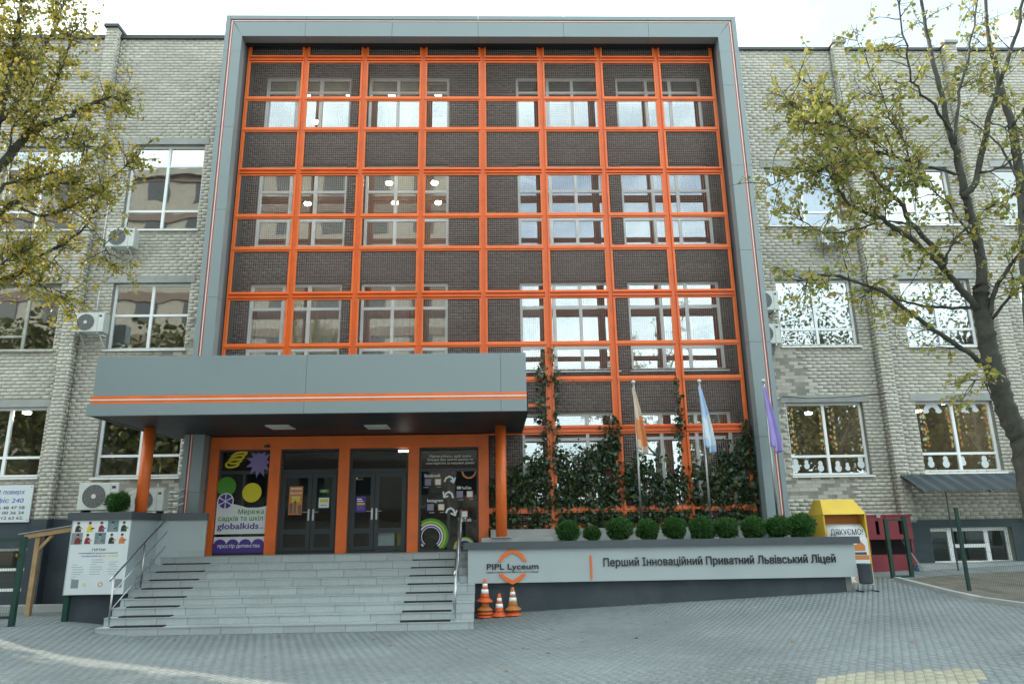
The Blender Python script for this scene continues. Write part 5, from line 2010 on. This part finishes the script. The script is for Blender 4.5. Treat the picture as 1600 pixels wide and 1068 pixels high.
# ------------------------------------------------------------------ flags
def flag(x, z_top, label, flabel, cloth, top_m=None, purple=False, h=1.45, grp='flagpoles on the planter'):
    y = -1.0
    t = thing('flagpole', label, 'flagpole', (x, y, 1.54), grp)
    MB().tube([(x, y, 1.54), (x, y, z_top)], [0.032, 0.024], 12).build('pole', m_steel, t, True)
    MB().lathe([(0.02, 0.0), (0.045, 0.02), (0.05, 0.05), (0.03, 0.08), (0.0, 0.09)], (x, y, z_top), 14).build('finial', m_acwhite, t, True)
    n, mrows = 22, 26
    b = MB()
    for j in range(mrows + 1):
        v = j / mrows
        z = z_top - 0.15 - h * v
        wid = 0.08 + 0.27 * (v ** 0.7) * (1.0 - 0.25 * max(0, v - 0.85) / 0.15)
        for i in range(n + 1):
            u = i / n
            fold = math.sin(u * 4.3 * math.pi + v * 1.6)
            px_ = x - 0.06 + 0.07 * v + u * wid * 0.55 + 0.05 * fold * (0.3 + v)
            py_ = y - 0.05 - 0.09 * abs(math.sin(u * 3.1 * math.pi + 0.6 + v)) * (0.35 + v)
            b.v.append((px_, py_, z - 0.12 * u * v + 0.05 * math.sin(u * 7)))
    for j in range(mrows):
        for i in range(n):
            b.f.append((j * (n + 1) + i, (j + 1) * (n + 1) + i, (j + 1) * (n + 1) + i + 1, j * (n + 1) + i + 1))
    o = b.build('flag', cloth[0], None, True)
    for m in cloth[1:]:
        o.data.materials.append(m)
    if len(cloth) > 1:
        for k, p in enumerate(o.data.polygons):
            j, i = divmod(k, n)
            v, u = j / mrows, i / n
            if len(cloth) == 2:
                p.material_index = 1 if v < 0.5 - 0.1 * u or v > 0.82 + 0.06 * u else 0
    sd = o.modifiers.new('solid', 'SOLIDIFY')
    sd.thickness = 0.003
    tag(o, flabel, 'flag', 'limp flags on the planter poles')
    return t


m_flag_peach = mat('pale_peach_flag_cloth', (0.58, 0.46, 0.36), 0.8, var=0.06)
m_flag_blue = mat('pale_blue_flag_cloth', (0.38, 0.52, 0.72), 0.8, var=0.06)
flag(10.46, 5.26, 'steel flagpole with the orange and peach flag', 'limp orange and peach flag hanging in folds', (m_flag_o, m_flag_peach))
flag(12.08, 5.27, 'steel flagpole with the white and pale blue flag', 'limp white flag with pale blue folds', (m_flag_w, m_flag_blue))
flag(13.66, 5.26, 'steel flagpole with the purple flag before the portal jamb', 'limp purple flag in front of the grey portal jamb', (m_flag_p,))


# ------------------------------------------------------------------ traffic cones
def cone_proto(m, bands=True):
    t = thing('traffic_cone', 'orange traffic cone', 'traffic cone', (0, 0, 0), 'traffic cones by the planter wall')
    MB().lathe([(0.175, 0.0), (0.18, 0.012), (0.165, 0.03), (0.115, 0.06), (0.10, 0.085)], (0, 0, 0), 24).build('flange', m, t, True)
    MB().lathe([(0.10, 0.08), (0.092, 0.12), (0.052, 0.34), (0.032, 0.45), (0.022, 0.455)], (0, 0, 0), 24).build('body', m, t, True)
    if bands:
        for za, zb in ((0.17, 0.25), (0.30, 0.365)):
            r = lambda z: 0.092 - (z - 0.12) * (0.04 / 0.22) + 0.0025 if z < 0.34 else 0.052 - (z - 0.34) * (0.02 / 0.11) + 0.0025
            MB().lathe([(r(za), za), (r(zb), zb)], (0, 0, 0), 24).build('reflective_band', m_white, t, True)
    return t


cA = cone_proto(m_cone)
cB = cone_proto(m_conebrown)
cC = cone_proto(m_cone, False)
CY_ = -2.05


def zc(x):
    return g(x, CY_) + 0.005


def place(src, used, x, y, z, rz, lab, tilt=0.0):
    o = src if not used else copy_tree(src)
    o.location = (x, y, z)
    o.rotation_euler = (tilt, tilt * 0.6, rz)
    o['label'] = lab
    return o


X1 = 6.82
place(cC, False, X1, CY_, zc(X1), 0.2, 'lowest red cone of the tall stack beside the steps')
place(cC, True, X1 + 0.005, CY_, zc(X1) + 0.065, 0.9, 'second red cone of the tall stack beside the steps')
place(cB, False, X1, CY_, zc(X1) + 0.135, 0.2, 'faded brown cone in the middle of the tall stack')
place(cA, False, X1 + 0.0, CY_, zc(X1) + 0.31, 0.2, 'orange and white cone on top of the tall stack beside the steps', 0.04)
place(cA, True, 7.13, CY_, zc(7.13), 1.2, 'single short cone in the middle with two white bands')
place(cC, True, 7.42, CY_ + 0.02, zc(7.42), 1.2, 'bottom red cone hidden under the yellowish cone')
place(cB, True, 7.42, CY_ + 0.02, zc(7.42) + 0.11, 1.9, 'yellowish cone with white bands set on another, farthest from the steps', -0.02)

# ------------------------------------------------------------------ donation bin, waste bin, red stall, gate, fence, awning
DB = thing('donation_bin', 'yellow metal clothes donation bin with white roller hatch and sloping roof', 'donation bin', (15.4, -0.6, 0.4))
gx = 0.36
bx0, bx1, yf, yb = 14.90, 15.94, -0.62, 0.25
# side walls, roof, back; front opening with the roller
MB().hexa([(bx0, yf, gx), (bx0 + 0.04, yf, gx), (bx0 + 0.04, yb, gx), (bx0, yb, gx)], [(bx0, yf, 2.10), (bx0 + 0.04, yf, 2.10), (bx0 + 0.04, yb, 2.10), (bx0, yb, 2.10)]).build('side_wall', m_yellow, DB)
MB().hexa([(bx1 - 0.04, yf, gx), (bx1, yf, gx), (bx1, yb, gx), (bx1 - 0.04, yb, gx)], [(bx1 - 0.04, yf, 2.10), (bx1, yf, 2.10), (bx1, yb, 2.10), (bx1 - 0.04, yb, 2.10)]).build('side_wall', m_yellow, DB)
MB().box(bx0 + 0.04, bx1 - 0.04, yb - 0.03, yb, gx, 2.1).build('back_wall', m_yellow, DB)
rf = MB()
rf.hexa([(bx0, yf - 0.03, 2.10), (bx1, yf - 0.03, 2.10), (bx1, yb + 0.02, 2.10), (bx0, yb + 0.02, 2.10)],
        [(bx0 + 0.10, -0.34, 2.46), (bx1 - 0.12, -0.34, 2.46), (bx1 - 0.12, 0.05, 2.46), (bx0 + 0.10, 0.05, 2.46)])
rf.build('roof', m_yellow, DB)
MB().box(bx0 + 0.041, bx1 - 0.041, yf + 0.28, yf + 0.30, 1.55, 2.099).build('hatch_back', mat('orange_inside', (0.42, 0.14, 0.02), 0.6), DB)
rl = MB()
n = 14
for k in range(n + 1):
    w = -math.pi / 2 * 0.1 + math.pi / 2 * 1.1 * k / n
    rl.v.append((bx0 + 0.06, yf + 0.27 - 0.26 * math.cos(w), 1.56 + 0.32 * math.sin(w)))
    rl.v.append((bx1 - 0.06, yf + 0.27 - 0.26 * math.cos(w), 1.56 + 0.32 * math.sin(w)))
for k in range(n):
    rl.f.append((2 * k, 2 * k + 1, 2 * k + 3, 2 * k + 2))
o = rl.build('roller_hatch', m_pwhite, DB, True)
sd = o.modifiers.new('solid', 'SOLIDIFY')
sd.thickness = 0.01
text('lettering', 'ДЯКУЄМО!', m_black, DB, (bx0 + bx1) / 2, yf - 0.0135, 1.63, width=0.78, height=0.13, align='CENTER', weight=0.01)
MB().box(bx0 + 0.04, bx1 - 0.04, yf, yf + 0.03, gx + 0.05, 1.55).build('front_panel', m_pwhite, DB)
for (z0, z1, m) in ((1.06, 1.16, m_porange), (0.5, 0.56, m_yellow)):
    MB().box(bx0 + 0.05, bx1 - 0.05, yf - 0.004, yf, z0, z1).build('printed_band', m, DB)
hs_ = MB()
hx, hz = 15.72, 1.32
hs_.poly([(hx - 0.16, hz - 0.06), (hx + 0.10, hz - 0.06), (hx + 0.10, hz + 0.06), (hx + 0.0, hz + 0.17), (hx - 0.10, hz + 0.08), (hx - 0.16, hz + 0.08)], yf, 0.004)
hs_.build('house_emblem', m_porange, DB)
MB().box(hx - 0.16, hx + 0.12, yf - 0.004, yf, hz - 0.15, hz - 0.09).build('emblem_text_bar', m_anth, DB)
for (x, z, r, m) in ((15.60, 0.84, 0.08, m_anth), (15.80, 0.84, 0.08, m_anth), (15.68, 0.63, 0.055, m_porange), (15.82, 0.63, 0.055, m_porange), (15.54, 0.63, 0.055, m_porange)):
    MB().disc(x, z, r, yf, 0.004, 20).build('round_symbol', m, DB)
    MB().ring(x, z, r * 0.62, r * 0.45, yf - 0.004, 0.002, 18).build('symbol_ring', m_pwhite, DB)

for o in DB.children:
    if o.name.split('.')[0] in ('roof', 'side_wall', 'front_panel'):
        bevel(o, 0.008, 2)

t = thing('waste_bin', 'dark cylindrical waste bin in a tubular stand at the end of the planter', 'waste bin', (15.15, -1.8, g(15.15, -1.8)))
wz = g(15.15, -1.8)
wx, wy = 15.15, -1.8
MB().lathe([(0.13, 0.17), (0.145, 0.2), (0.15, 0.56), (0.158, 0.57), (0.158, 0.585), (0.145, 0.585), (0.14, 0.25), (0.0, 0.24)], (wx, wy, wz), 24).build('drum', m_anth, t, True)
for s in (-1, 1):
    MB().tube([(wx + s * 0.165, wy, wz + 0.5), (wx + s * 0.165, wy, wz + 0.02)], 0.012, 8).build('leg', m_steel, t)
    MB().tube([(wx + s * 0.165 - 0.0, wy - 0.17, wz + 0.014), (wx + s * 0.165, wy + 0.17, wz + 0.014)], 0.014, 8).build('foot_bar', m_tar, t)
MB().tube([(wx - 0.165, wy, wz + 0.155), (wx + 0.165, wy, wz + 0.155)], 0.01, 8).build('cross_bar', m_steel, t)

RS = thing('play_stall', 'dark red wooden stall with slotted upper boards and an open counter', 'stall', (17.2, 0.9, 0.6))
ry = 0.75
rz0 = 0.62
for (xa, xb) in ((16.62, 17.12), (17.14, 17.80)):
    xm = (xa + xb) / 2 + 0.03
    f = MB()
    f.box(xa, xm - 0.045, ry, ry + 0.03, 1.48, 2.06)
    f.box(xm + 0.045, xb, ry, ry + 0.03, 1.48, 2.06)
    f.box(xm - 0.045, xm + 0.045, ry, ry + 0.03, 1.48, 1.60)
    f.box(xm - 0.045, xm + 0.045, ry, ry + 0.03, 1.94, 2.06)
    f.build('upper_board', m_red, RS)
    MB().box(xa + 0.02, xb - 0.01, ry, ry + 0.03, 0.66, 1.08).build('lower_board', m_red, RS)
MB().box(16.60, 17.84, ry - 0.02, ry + 0.4, 2.06, 2.10).build('roof', m_red, RS)
for x in (16.62, 17.1, 17.74):
    MB().box(x, x + 0.06, ry + 0.031, ry + 0.09, rz0, 2.06).build('post', m_red, RS)
MB().box(16.62, 17.80, ry + 0.031, ry + 0.42, 1.06, 1.10).build('counter', m_red, RS)
MB().box(16.62, 17.80, ry + 0.40, ry + 0.44, rz0, 2.06).build('back_board', m_strip, RS)
MB().box(16.9, 17.0, ry - 0.03, ry, 2.02, 2.12).build('hinge_plate', m_concrete, RS)

GT = thing('fence_gate', 'dark green steel gate frame standing in front of the red stall', 'gate', (16.8, -0.3, 0.5))
for x in (16.56, 17.02):
    MB().box(x - 0.03, x + 0.05, -0.33, -0.25, g(x, -0.3) - 0.05, 1.98 + (0.05 if x > 17 else 0)).build('gate_post', m_green, GT)
MB().box(16.53, 17.02, -0.315, -0.265, 1.93, 1.98).build('top_rail', m_green, GT)
MB().box(16.61, 16.99, -0.315, -0.265, 0.62, 0.67).build('bottom_rail', m_green, GT)

FN = thing('mesh_fence', 'dark green wire mesh fence with slim posts beside the soil bed', 'fence', (17.0, -2.5, 0.4))
fposts = [(17.02, -0.29), (16.96, -2.5), (16.9, -4.7), (16.85, -6.9)]
for (x, y) in fposts[1:]:
    MB().box(x - 0.03, x + 0.03, y - 0.03, y + 0.03, g(x, y) - 0.1, g(x, y) + 1.68).build('post', m_green, FN)
    MB().box(x - 0.035, x + 0.035, y - 0.035, y + 0.035, g(x, y) + 1.68, g(x, y) + 1.71).build('post_cap', m_green, FN)
wm = MB()
for k in range(3):
    (xa, ya), (xb, yb_) = fposts[k], fposts[k + 1]
    n = 40
    for i in range(n):
        u = i / n
        x, y = xa + (xb - xa) * u, ya + (yb_ - ya) * u
        z = g(x, y)
        wm.tube([(x + 0.045, y, z + 0.08), (x + 0.045, y, z + 1.6)], 0.0022, 3, False)
    for i in range(9):
        h = 0.08 + i * 0.19
        wm.tube([(xa + 0.05, ya, g(xa, ya) + h), (xb + 0.05, yb_, g(xb, yb_) + h)], 0.003, 3, False)
tag(wm.build('wire_mesh', m_green, FN), kind='stuff')
cable('leaning_pole', 'thin pale pole leaning against the plinth behind the gate', [(17.72, 0.3, 0.66), (17.55, 1.2, 1.75)], 0.018, m_concrete, 'pole')
o = MB().lathe([(0.05, 0.0), (0.055, 0.12), (0.03, 0.15)], (17.66, 0.55, 0.66), 12).build('blue_bottle', mat('blue_plastic', (0.02, 0.08, 0.25), 0.4), None, True)
tag(o, 'small blue container at the foot of the leaning pole', 'container')

AW = thing('door_awning', 'dark corrugated metal awning under the classroom window with thin posts', 'awning', (19.6, 1.2, 0.8))
b = MB()
n = 90
ax0, ax1 = 17.85, 21.45
for j in range(2):
    for i in range(n + 1):
        x = ax0 + (ax1 - ax0) * i / n
        w = 0.018 * math.sin(i * math.pi * 0.9)
        if j == 0:
            b.v.append((x, WY - 0.27, 3.12 + w))
        else:
            b.v.append((x + 0.05, 0.10, 2.66 + w))
for i in range(n):
    b.f.append((n + 1 + i, n + 2 + i, i + 1, i))
o = b.build('corrugated_sheet', m_awning, AW)
sd = o.modifiers.new('solid', 'SOLIDIFY')
sd.thickness = 0.01
b = MB()
for x in (18.5, 20.4):
    AWp = MB().tube([(x, 0.22, g(x, 0.2)), (x, 0.22, 2.64)], 0.02, 8).build('post', m_frame_dark, AW)
for x in (ax0 + 0.02, 19.6, ax1 - 0.04):
    MB().hexa([(x, 0.14, 2.60), (x + 0.03, 0.14, 2.60), (x + 0.03, WY - 0.27, 3.05), (x, WY - 0.27, 3.05)],
              [(x, 0.14, 2.635), (x + 0.03, 0.14, 2.635), (x + 0.03, WY - 0.27, 3.09), (x, WY - 0.27, 3.09)]).build('rafter', m_frame_dark, AW)

# ------------------------------------------------------------------ left: sign, shed, gate, poster board
SG = thing('wall_sign', 'white wall sign with blue office lettering and phone numbers', 'sign', (-5.9, 1.24, 2.25))
MB().box(-6.95, -4.95, 1.22, 1.262, 2.25, 3.19).build('board', m_paper, SG)
SGY = 1.218
text('lettering', '2 поверх', m_pblue, SG, -5.16, SGY, 2.96, width=0.68, height=0.11, align='RIGHT', weight=0.012, slant=0.15)
text('lettering', 'офіс 240', m_pblue, SG, -5.16, SGY, 2.74, width=0.78, height=0.115, align='RIGHT', weight=0.012, slant=0.15)
for k, s in enumerate(('+380 666 48 47 58', '+380 504 00 36 34', '+380 95 912 63 62.')):
    text('lettering', s, m_anth, SG, -5.10, SGY, 2.58 - k * 0.13, width=1.2, height=0.075, align='RIGHT', weight=0.012)
for (x, z) in ((-5.0, 3.14), (-5.0, 2.3)):
    MB().disc(x, z, 0.012, 1.22, 0.004, 10).build('screw', m_anth, SG)

SH = thing('lean_to_shed', 'small wooden lean-to with pine post and brace beside the terrace', 'shed', (-3.4, -0.9, 0.15))
MB().hexa([(-3.66, -1.15, 1.93), (-1.55, -1.15, 2.24), (-1.55, 1.2, 2.30), (-3.66, 1.2, 2.0)],
          [(-3.66, -1.15, 1.95), (-1.55, -1.15, 2.26), (-1.55, 1.2, 2.32), (-3.66, 1.2, 2.02)]).build('roof_sheet', m_concrete, SH)
MB().hexa([(-3.55, -1.12, 1.83), (-1.57, -1.12, 2.12), (-1.57, -1.05, 2.12), (-3.55, -1.05, 1.83)],
          [(-3.55, -1.12, 1.93), (-1.57, -1.12, 2.22), (-1.57, -1.05, 2.22), (-3.55, -1.05, 1.93)]).build('beam', m_wood, SH)
MB().box(-3.3, -3.2, -1.1, -1.0, g(-3.2, -1), 1.87).build('post', m_wood, SH)
MB().hexa([(-3.2, -1.09, 1.56), (-3.2, -1.09, 1.66), (-3.2, -1.03, 1.66), (-3.2, -1.03, 1.56)],
          [(-2.92, -1.09, 1.90), (-2.98, -1.09, 1.92), (-2.98, -1.03, 1.92), (-2.92, -1.03, 1.90)]).build('brace', m_wood, SH)
o = MB().box(-5.2, -1.62, -0.3, 0.1, 0.1, 0.34).build('low_kerb_wall', m_concrete, None)
tag(o, 'low pale concrete kerb wall under the wooden lean-to', 'kerb wall')
r2 = np.random.default_rng(5)
b = MB()
n1, n2 = 14, 8
for j in range(n2 + 1):
    for i in range(n1):
        w, ph = 2 * math.pi * i / n1, math.pi * 0.5 * j / n2
        rr = 1 + 0.22 * math.sin(3 * w + 1) * math.cos(ph) + 0.1 * math.sin(7 * w + j)
        b.v.append((-2.25 + 0.42 * rr * math.cos(w) * math.cos(ph), 0.55 + 0.3 * rr * math.sin(w) * math.cos(ph), 0.32 + 0.42 * math.sin(ph) * (1 + 0.12 * math.sin(5 * w))))
for j in range(n2):
    for i in range(n1):
        b.f.append((j * n1 + i, j * n1 + (i + 1) % n1, (j + 1) * n1 + (i + 1) % n1, (j + 1) * n1 + i))
o = b.build('tarpaulin_heap', m_plinth, None, True)
tag(o, 'crumpled dark tarpaulin heap behind the poster board', 'tarpaulin')

GL = thing('mesh_gate', 'dark green mesh gate with padlock left of the wooden lean-to', 'gate', (-2.8, -3.0, 0.2))
for (x, w) in ((-2.40, 0.09), (-4.0, 0.08)):
    MB().box(x, x + w, -3.05, -2.96, g(x, -3) - 0.05, 1.88).build('gate_post', m_green, GL)
MB().box(-3.92, -2.40, -3.03, -2.98, 1.82, 1.87).build('top_rail', m_green, GL)
MB().box(-3.92, -2.40, -3.03, -2.98, 0.34, 0.39).build('bottom_rail', m_green, GL)
wm = MB()
for i in range(30):
    x = -3.9 + i * 0.05
    wm.tube([(x, -3.0, 0.38), (x, -3.0, 1.83)], 0.0025, 3, False)
for i in range(8):
    wm.tube([(-3.92, -3.004, 0.4 + i * 0.2), (-2.4, -3.004, 0.4 + i * 0.2)], 0.003, 3, False)
tag(wm.build('wire_mesh', m_green, GL), kind='stuff')
MB().box(-2.43, -2.39, -3.08, -3.05, 1.50, 1.56).build('padlock', mat('brass', (0.45, 0.3, 0.08), 0.3, metal=1.0), GL)
b = MB().box(-1.86, -1.76, -2.22, -2.14, 0.1, 0.69)
o = b.build('fence_post', m_green, None)
tag(o, 'dark green fence post under the edge of the poster board', 'fence post')
NB = thing('poster_board', 'white activity poster with small photographs fixed to the terrace wall', 'poster', (-1.2, -2.28, 0.71))
NX0, NX1, NZ0, NZ1 = -1.84, -0.64, 0.71, 2.195
NY = -2.256
MB().box(NX0, NX1, NY - 0.025, NY, NZ0, NZ1).build('board', m_paper, NB)
NF = NY - 0.025


def nb(u, v):
    return (NX0 + (NX1 - NX0) * u, NZ1 - (NZ1 - NZ0) * v)


cols = [(m_pwhite, m_frame_dark, m_skin), (m_pwhite, m_pyellow, m_frame_dark), (m_pwhite, m_red, m_pblue), (m_print_teal, m_pgrey, m_anth), (m_pwhite, m_frame_dark, m_pgreen),
        (m_pgrey, m_red, m_frame_dark), (m_pwhite, m_red, m_skin), (m_print_teal, m_pgrey, m_acdark), (m_pwhite, m_frame_dark, m_skin), (m_pwhite, m_porange, m_brownr)]
for i in range(10):
    r_, c_ = divmod(i, 5)
    u0, v0 = c_ / 5 + 0.006, r_ * 0.165 + 0.004
    bgm, body, acc = cols[i]
    (xa, zt) = nb(u0, v0)
    (xb, zb) = nb(u0 + 0.188, v0 + 0.157)
    MB().box(xa, xb, NF - 0.003, NF, zb, zt).build('photograph', bgm, NB)
    xm = xa + (xb - xa) * RND.uniform(0.4, 0.6)
    w = (xb - xa)
    h = zt - zb
    MB().poly([(xm - w * 0.28, zb + 0.004), (xm + w * 0.28, zb + 0.004), (xm + w * 0.22, zb + h * 0.45), (xm + w * 0.08, zb + h * 0.58), (xm - w * 0.12, zb + h * 0.58), (xm - w * 0.24, zb + h * 0.42)], NF - 0.003).build('printed_figure', body, NB)
    MB().disc(xm - 0.01, zb + h * 0.72, w * 0.11, NF - 0.003, 0.003, 12).build('printed_head', m_skin, NB)
    MB().poly([(xm - w * 0.15, zb + h * 0.72), (xm + w * 0.11, zb + h * 0.72), (xm + w * 0.08, zb + h * 0.9), (xm - w * 0.12, zb + h * 0.9)], NF - 0.005).build('printed_hair', m_frame_dark, NB)
    MB().poly([(xm + w * 0.1, zb + h * 0.2), (xm + w * 0.42, zb + h * 0.3), (xm + w * 0.4, zb + h * 0.4), (xm + w * 0.1, zb + h * 0.34)], NF - 0.006).build('printed_object', acc, NB)
p = nb(0.5, 0.42)
text('lettering', 'ГУРТКИ', m_anth, NB, p[0], NF - 0.001, p[1], width=0.27, height=0.05, align='CENTER', weight=0.012)
p = nb(0.5, 0.455)
text('lettering', 'інноваційної освітньої мережі', m_anth, NB, p[0], NF - 0.001, p[1], width=0.8, height=0.024, align='CENTER', weight=0.012)
p = nb(0.22, 0.497)
text('lettering', 'GLOBALKIDS та', m_pblue, NB, p[0], NF - 0.001, p[1], width=0.4, height=0.03, weight=0.012)
p = nb(0.56, 0.497)
text('lettering', 'PIPL LYCEUM', m_pyellow, NB, p[0], NF - 0.001, p[1], width=0.34, height=0.03, weight=0.012)
lines = MB()
for c_ in range(3):
    for k in range(9 if c_ < 2 else 7):
        if RND.random() < 0.12:
            continue
        u = 0.07 + c_ * 0.31 + RND.uniform(0, 0.03)
        v = 0.535 + k * 0.032
        (xa, z) = nb(u, v)
        lines.box(xa, xa + RND.uniform(0.09, 0.27), NF - 0.002, NF, z - 0.008, z)
tag(lines.build('printed_lines', m_pgrey, NB), kind='stuff')
for (u, m) in ((0.33, m_pyellow), (0.6, m_porange)):
    p = nb(u, 0.87)
    MB().ring(p[0], p[1], 0.05 if u > 0.5 else 0.035, 0.036 if u > 0.5 else 0.024, NF, 0.003, 10).build('round_emblem', m, NB)
for u in (0.1, 0.84):
    (xa, z) = nb(u, 0.80)
    MB().box(xa, xa + 0.15, NF - 0.002, NF, z - 0.17, z).build('blank_sticker', m_pgrey, NB)

# fallen leaves and dark joints on the pavement
LM = []
for k in range(3):
    o = leaves_mesh('fallen_leaf', [(0, 0, 0)], 0.075, m_fallen, None, 0.0)
    v = np.zeros(18)
    o.data.vertices.foreach_get('co', v)
    v = v.reshape(-1, 3)
    v -= v.mean(0)
    u_, s_, vt = np.linalg.svd(v)
    v = v @ vt.T
    v[:, 2] += 0.012
    o.data.vertices.foreach_set('co', v.ravel())
    LM.append(o.data)
    bpy.data.objects.remove(o, do_unlink=True)
for k in range(46):
    if k < 26:
        x, y = RND.uniform(7, 15.5), RND.uniform(-7.8, -2.3)
    else:
        x, y = RND.uniform(-1.5, 8), RND.uniform(-8.0, -3.6)
    o = bpy.data.objects.new('fallen_leaf', LM[k % 3])
    COL.objects.link(o)
    s = RND.uniform(0.6, 1.1)
    o.scale = (s, s, s)
    o.location = (x, y, g(x, y) + 0.004)
    o.rotation_euler = (RND.uniform(-0.2, 0.2), RND.uniform(-0.2, 0.2), RND.uniform(0, 6.28))
    tag(o, 'small fallen brown or yellow leaf lying loose on the grey pavers', 'fallen leaf', 'fallen leaves on the pavement')

# ------------------------------------------------------------------ across the street (seen in the window reflections)
AB = thing('apartment_block', 'cream and brown apartment block across the street behind the viewer', 'building', (-8, -26, 0))
ay = -27.0
MB().box(-34, 7.0, ay - 12, ay, 0, 27.0).build('wall', m_cream, AB)
for k in range(9):
    MB().box(-34, 7.02, ay, ay + 0.12, 2.6 + k * 3.0, 3.6 + k * 3.0 - 0.4).build('band', m_brownr, AB)
wb = MB().box(-0.7, 0.7, -0.1, 0.06, -0.75, 0.75).build('window', m_frame_dark, AB)
wb.location = Vector((-33.0, ay, 4.8)) - Vector(AB.location)
wmesh = wb.data
wv = np.zeros(len(wmesh.vertices) * 3)
wmesh.vertices.foreach_get('co', wv)
wv = wv.reshape(-1, 3) + np.array(AB.location)
wmesh.vertices.foreach_set('co', wv.ravel())
for k in range(8):
    for i in range(13):
        if k == 0 and i == 0:
            continue
        o = bpy.data.objects.new('window', wmesh)
        COL.objects.link(o)
        o.parent = AB
        o.location = Vector((-33 + i * 3.2, ay, 4.8 + k * 3.0)) - Vector(AB.location)
MB().box(-34.3, 7.3, ay - 12.3, ay + 0.4, 27.0, 27.5).build('cornice', m_cream, AB)


def far_tree(x, y, h, r, label, seed, n=5200, sz=0.34):
    t = thing('street_tree', label, 'tree', (x, y, 0), 'trees across the street')
    q = np.random.default_rng(seed)
    MB().tube([(x, y, -0.1), (x + 0.1, y, h * 0.4), (x, y, h * 0.75)], [0.26, 0.18, 0.08], 8).build('trunk', m_bark, t, True)
    lb = MB()
    for k in range(16):
        a, z0 = q.random() * 6.283, h * (0.3 + 0.4 * q.random())
        l = r * (0.6 + 0.4 * q.random())
        lb.tube([(x + 0.05, y, z0), (x + math.cos(a) * l * 0.5, y + math.sin(a) * l * 0.5, z0 + h * 0.12), (x + math.cos(a) * l, y + math.sin(a) * l, z0 + h * 0.2)], [0.09, 0.06, 0.02], 6)
    lb.build('limbs', m_bark, t, True)
    d = q.normal(size=(n, 3))
    d /= np.linalg.norm(d, axis=1)[:, None]
    p = d * (q.random((n, 1)) ** 0.45) * np.array([r, r, h * 0.36]) * (1 + 0.25 * np.sin(d[:, :1] * 5 + seed) * np.sin(d[:, 2:3] * 7))
    tag(leaves_mesh('crown', p + np.array([x, y, h * 0.64]), sz, m_leafD, t, 0.5), kind='stuff')


NTH = ('first', 'second', 'third', 'fourth', 'fifth')
for i, (x, y, h, r) in enumerate(((23, -27, 11.5, 4.0), (30, -29, 13, 4.4), (37, -27, 11, 4.2), (45, -30, 13.5, 4.8), (52, -27, 12, 4.6))):
    far_tree(x, y, h, r, 'broad bushy tree across the street behind the viewer, %s from the apartment block' % NTH[i], i + 1)
for i, (x, y, h, r) in enumerate(((-11.5, -22, 14.5, 4.2), (-20, -22, 15, 4.6))):
    far_tree(x, y, h, r, 'dark dense tree standing before the apartment block behind the viewer, %s from its corner' % NTH[i], i + 31, 7000, 0.34)
for i, (x, y, h, r) in enumerate(((27.2, -21, 17.5, 4.2), (36.5, -22, 18, 4.4), (46, -22, 17, 4.4))):
    far_tree(x, y, h, r, 'tall thin leaved tree at the far kerb behind the viewer, %s from the apartment block' % NTH[i], i + 11, 6500, 0.15)

# unseen poplar added past the wing end to cut the low sun into streaks
def poplar(x, y, r, h, label, seed):
    t = thing('sun_block_poplar', label, 'tree', (x, y, 0.1), 'unseen poplars added to block sun past the wing')
    q = np.random.default_rng(seed)
    MB().tube([(x, y, -0.1), (x, y, h)], [0.16, 0.03], 8).build('trunk', m_bark, t, True)
    n = 7000
    zz = q.random(n) ** 0.9 * (h - 0.6) + 0.5
    rr = r * np.sqrt(q.random(n)) * np.clip(1.15 - (zz / h) ** 3, 0.1, 1)
    w = q.random(n) * 6.283
    tag(leaves_mesh('crown', np.stack([x + rr * np.cos(w), y + rr * np.sin(w), zz], 1), 0.2, m_leafR, t, 0.3), kind='stuff')


poplar(-12.75, 1.0, 0.85, 17, 'unseen columnar poplar added to block sun just past the end of the brick wing', 21)
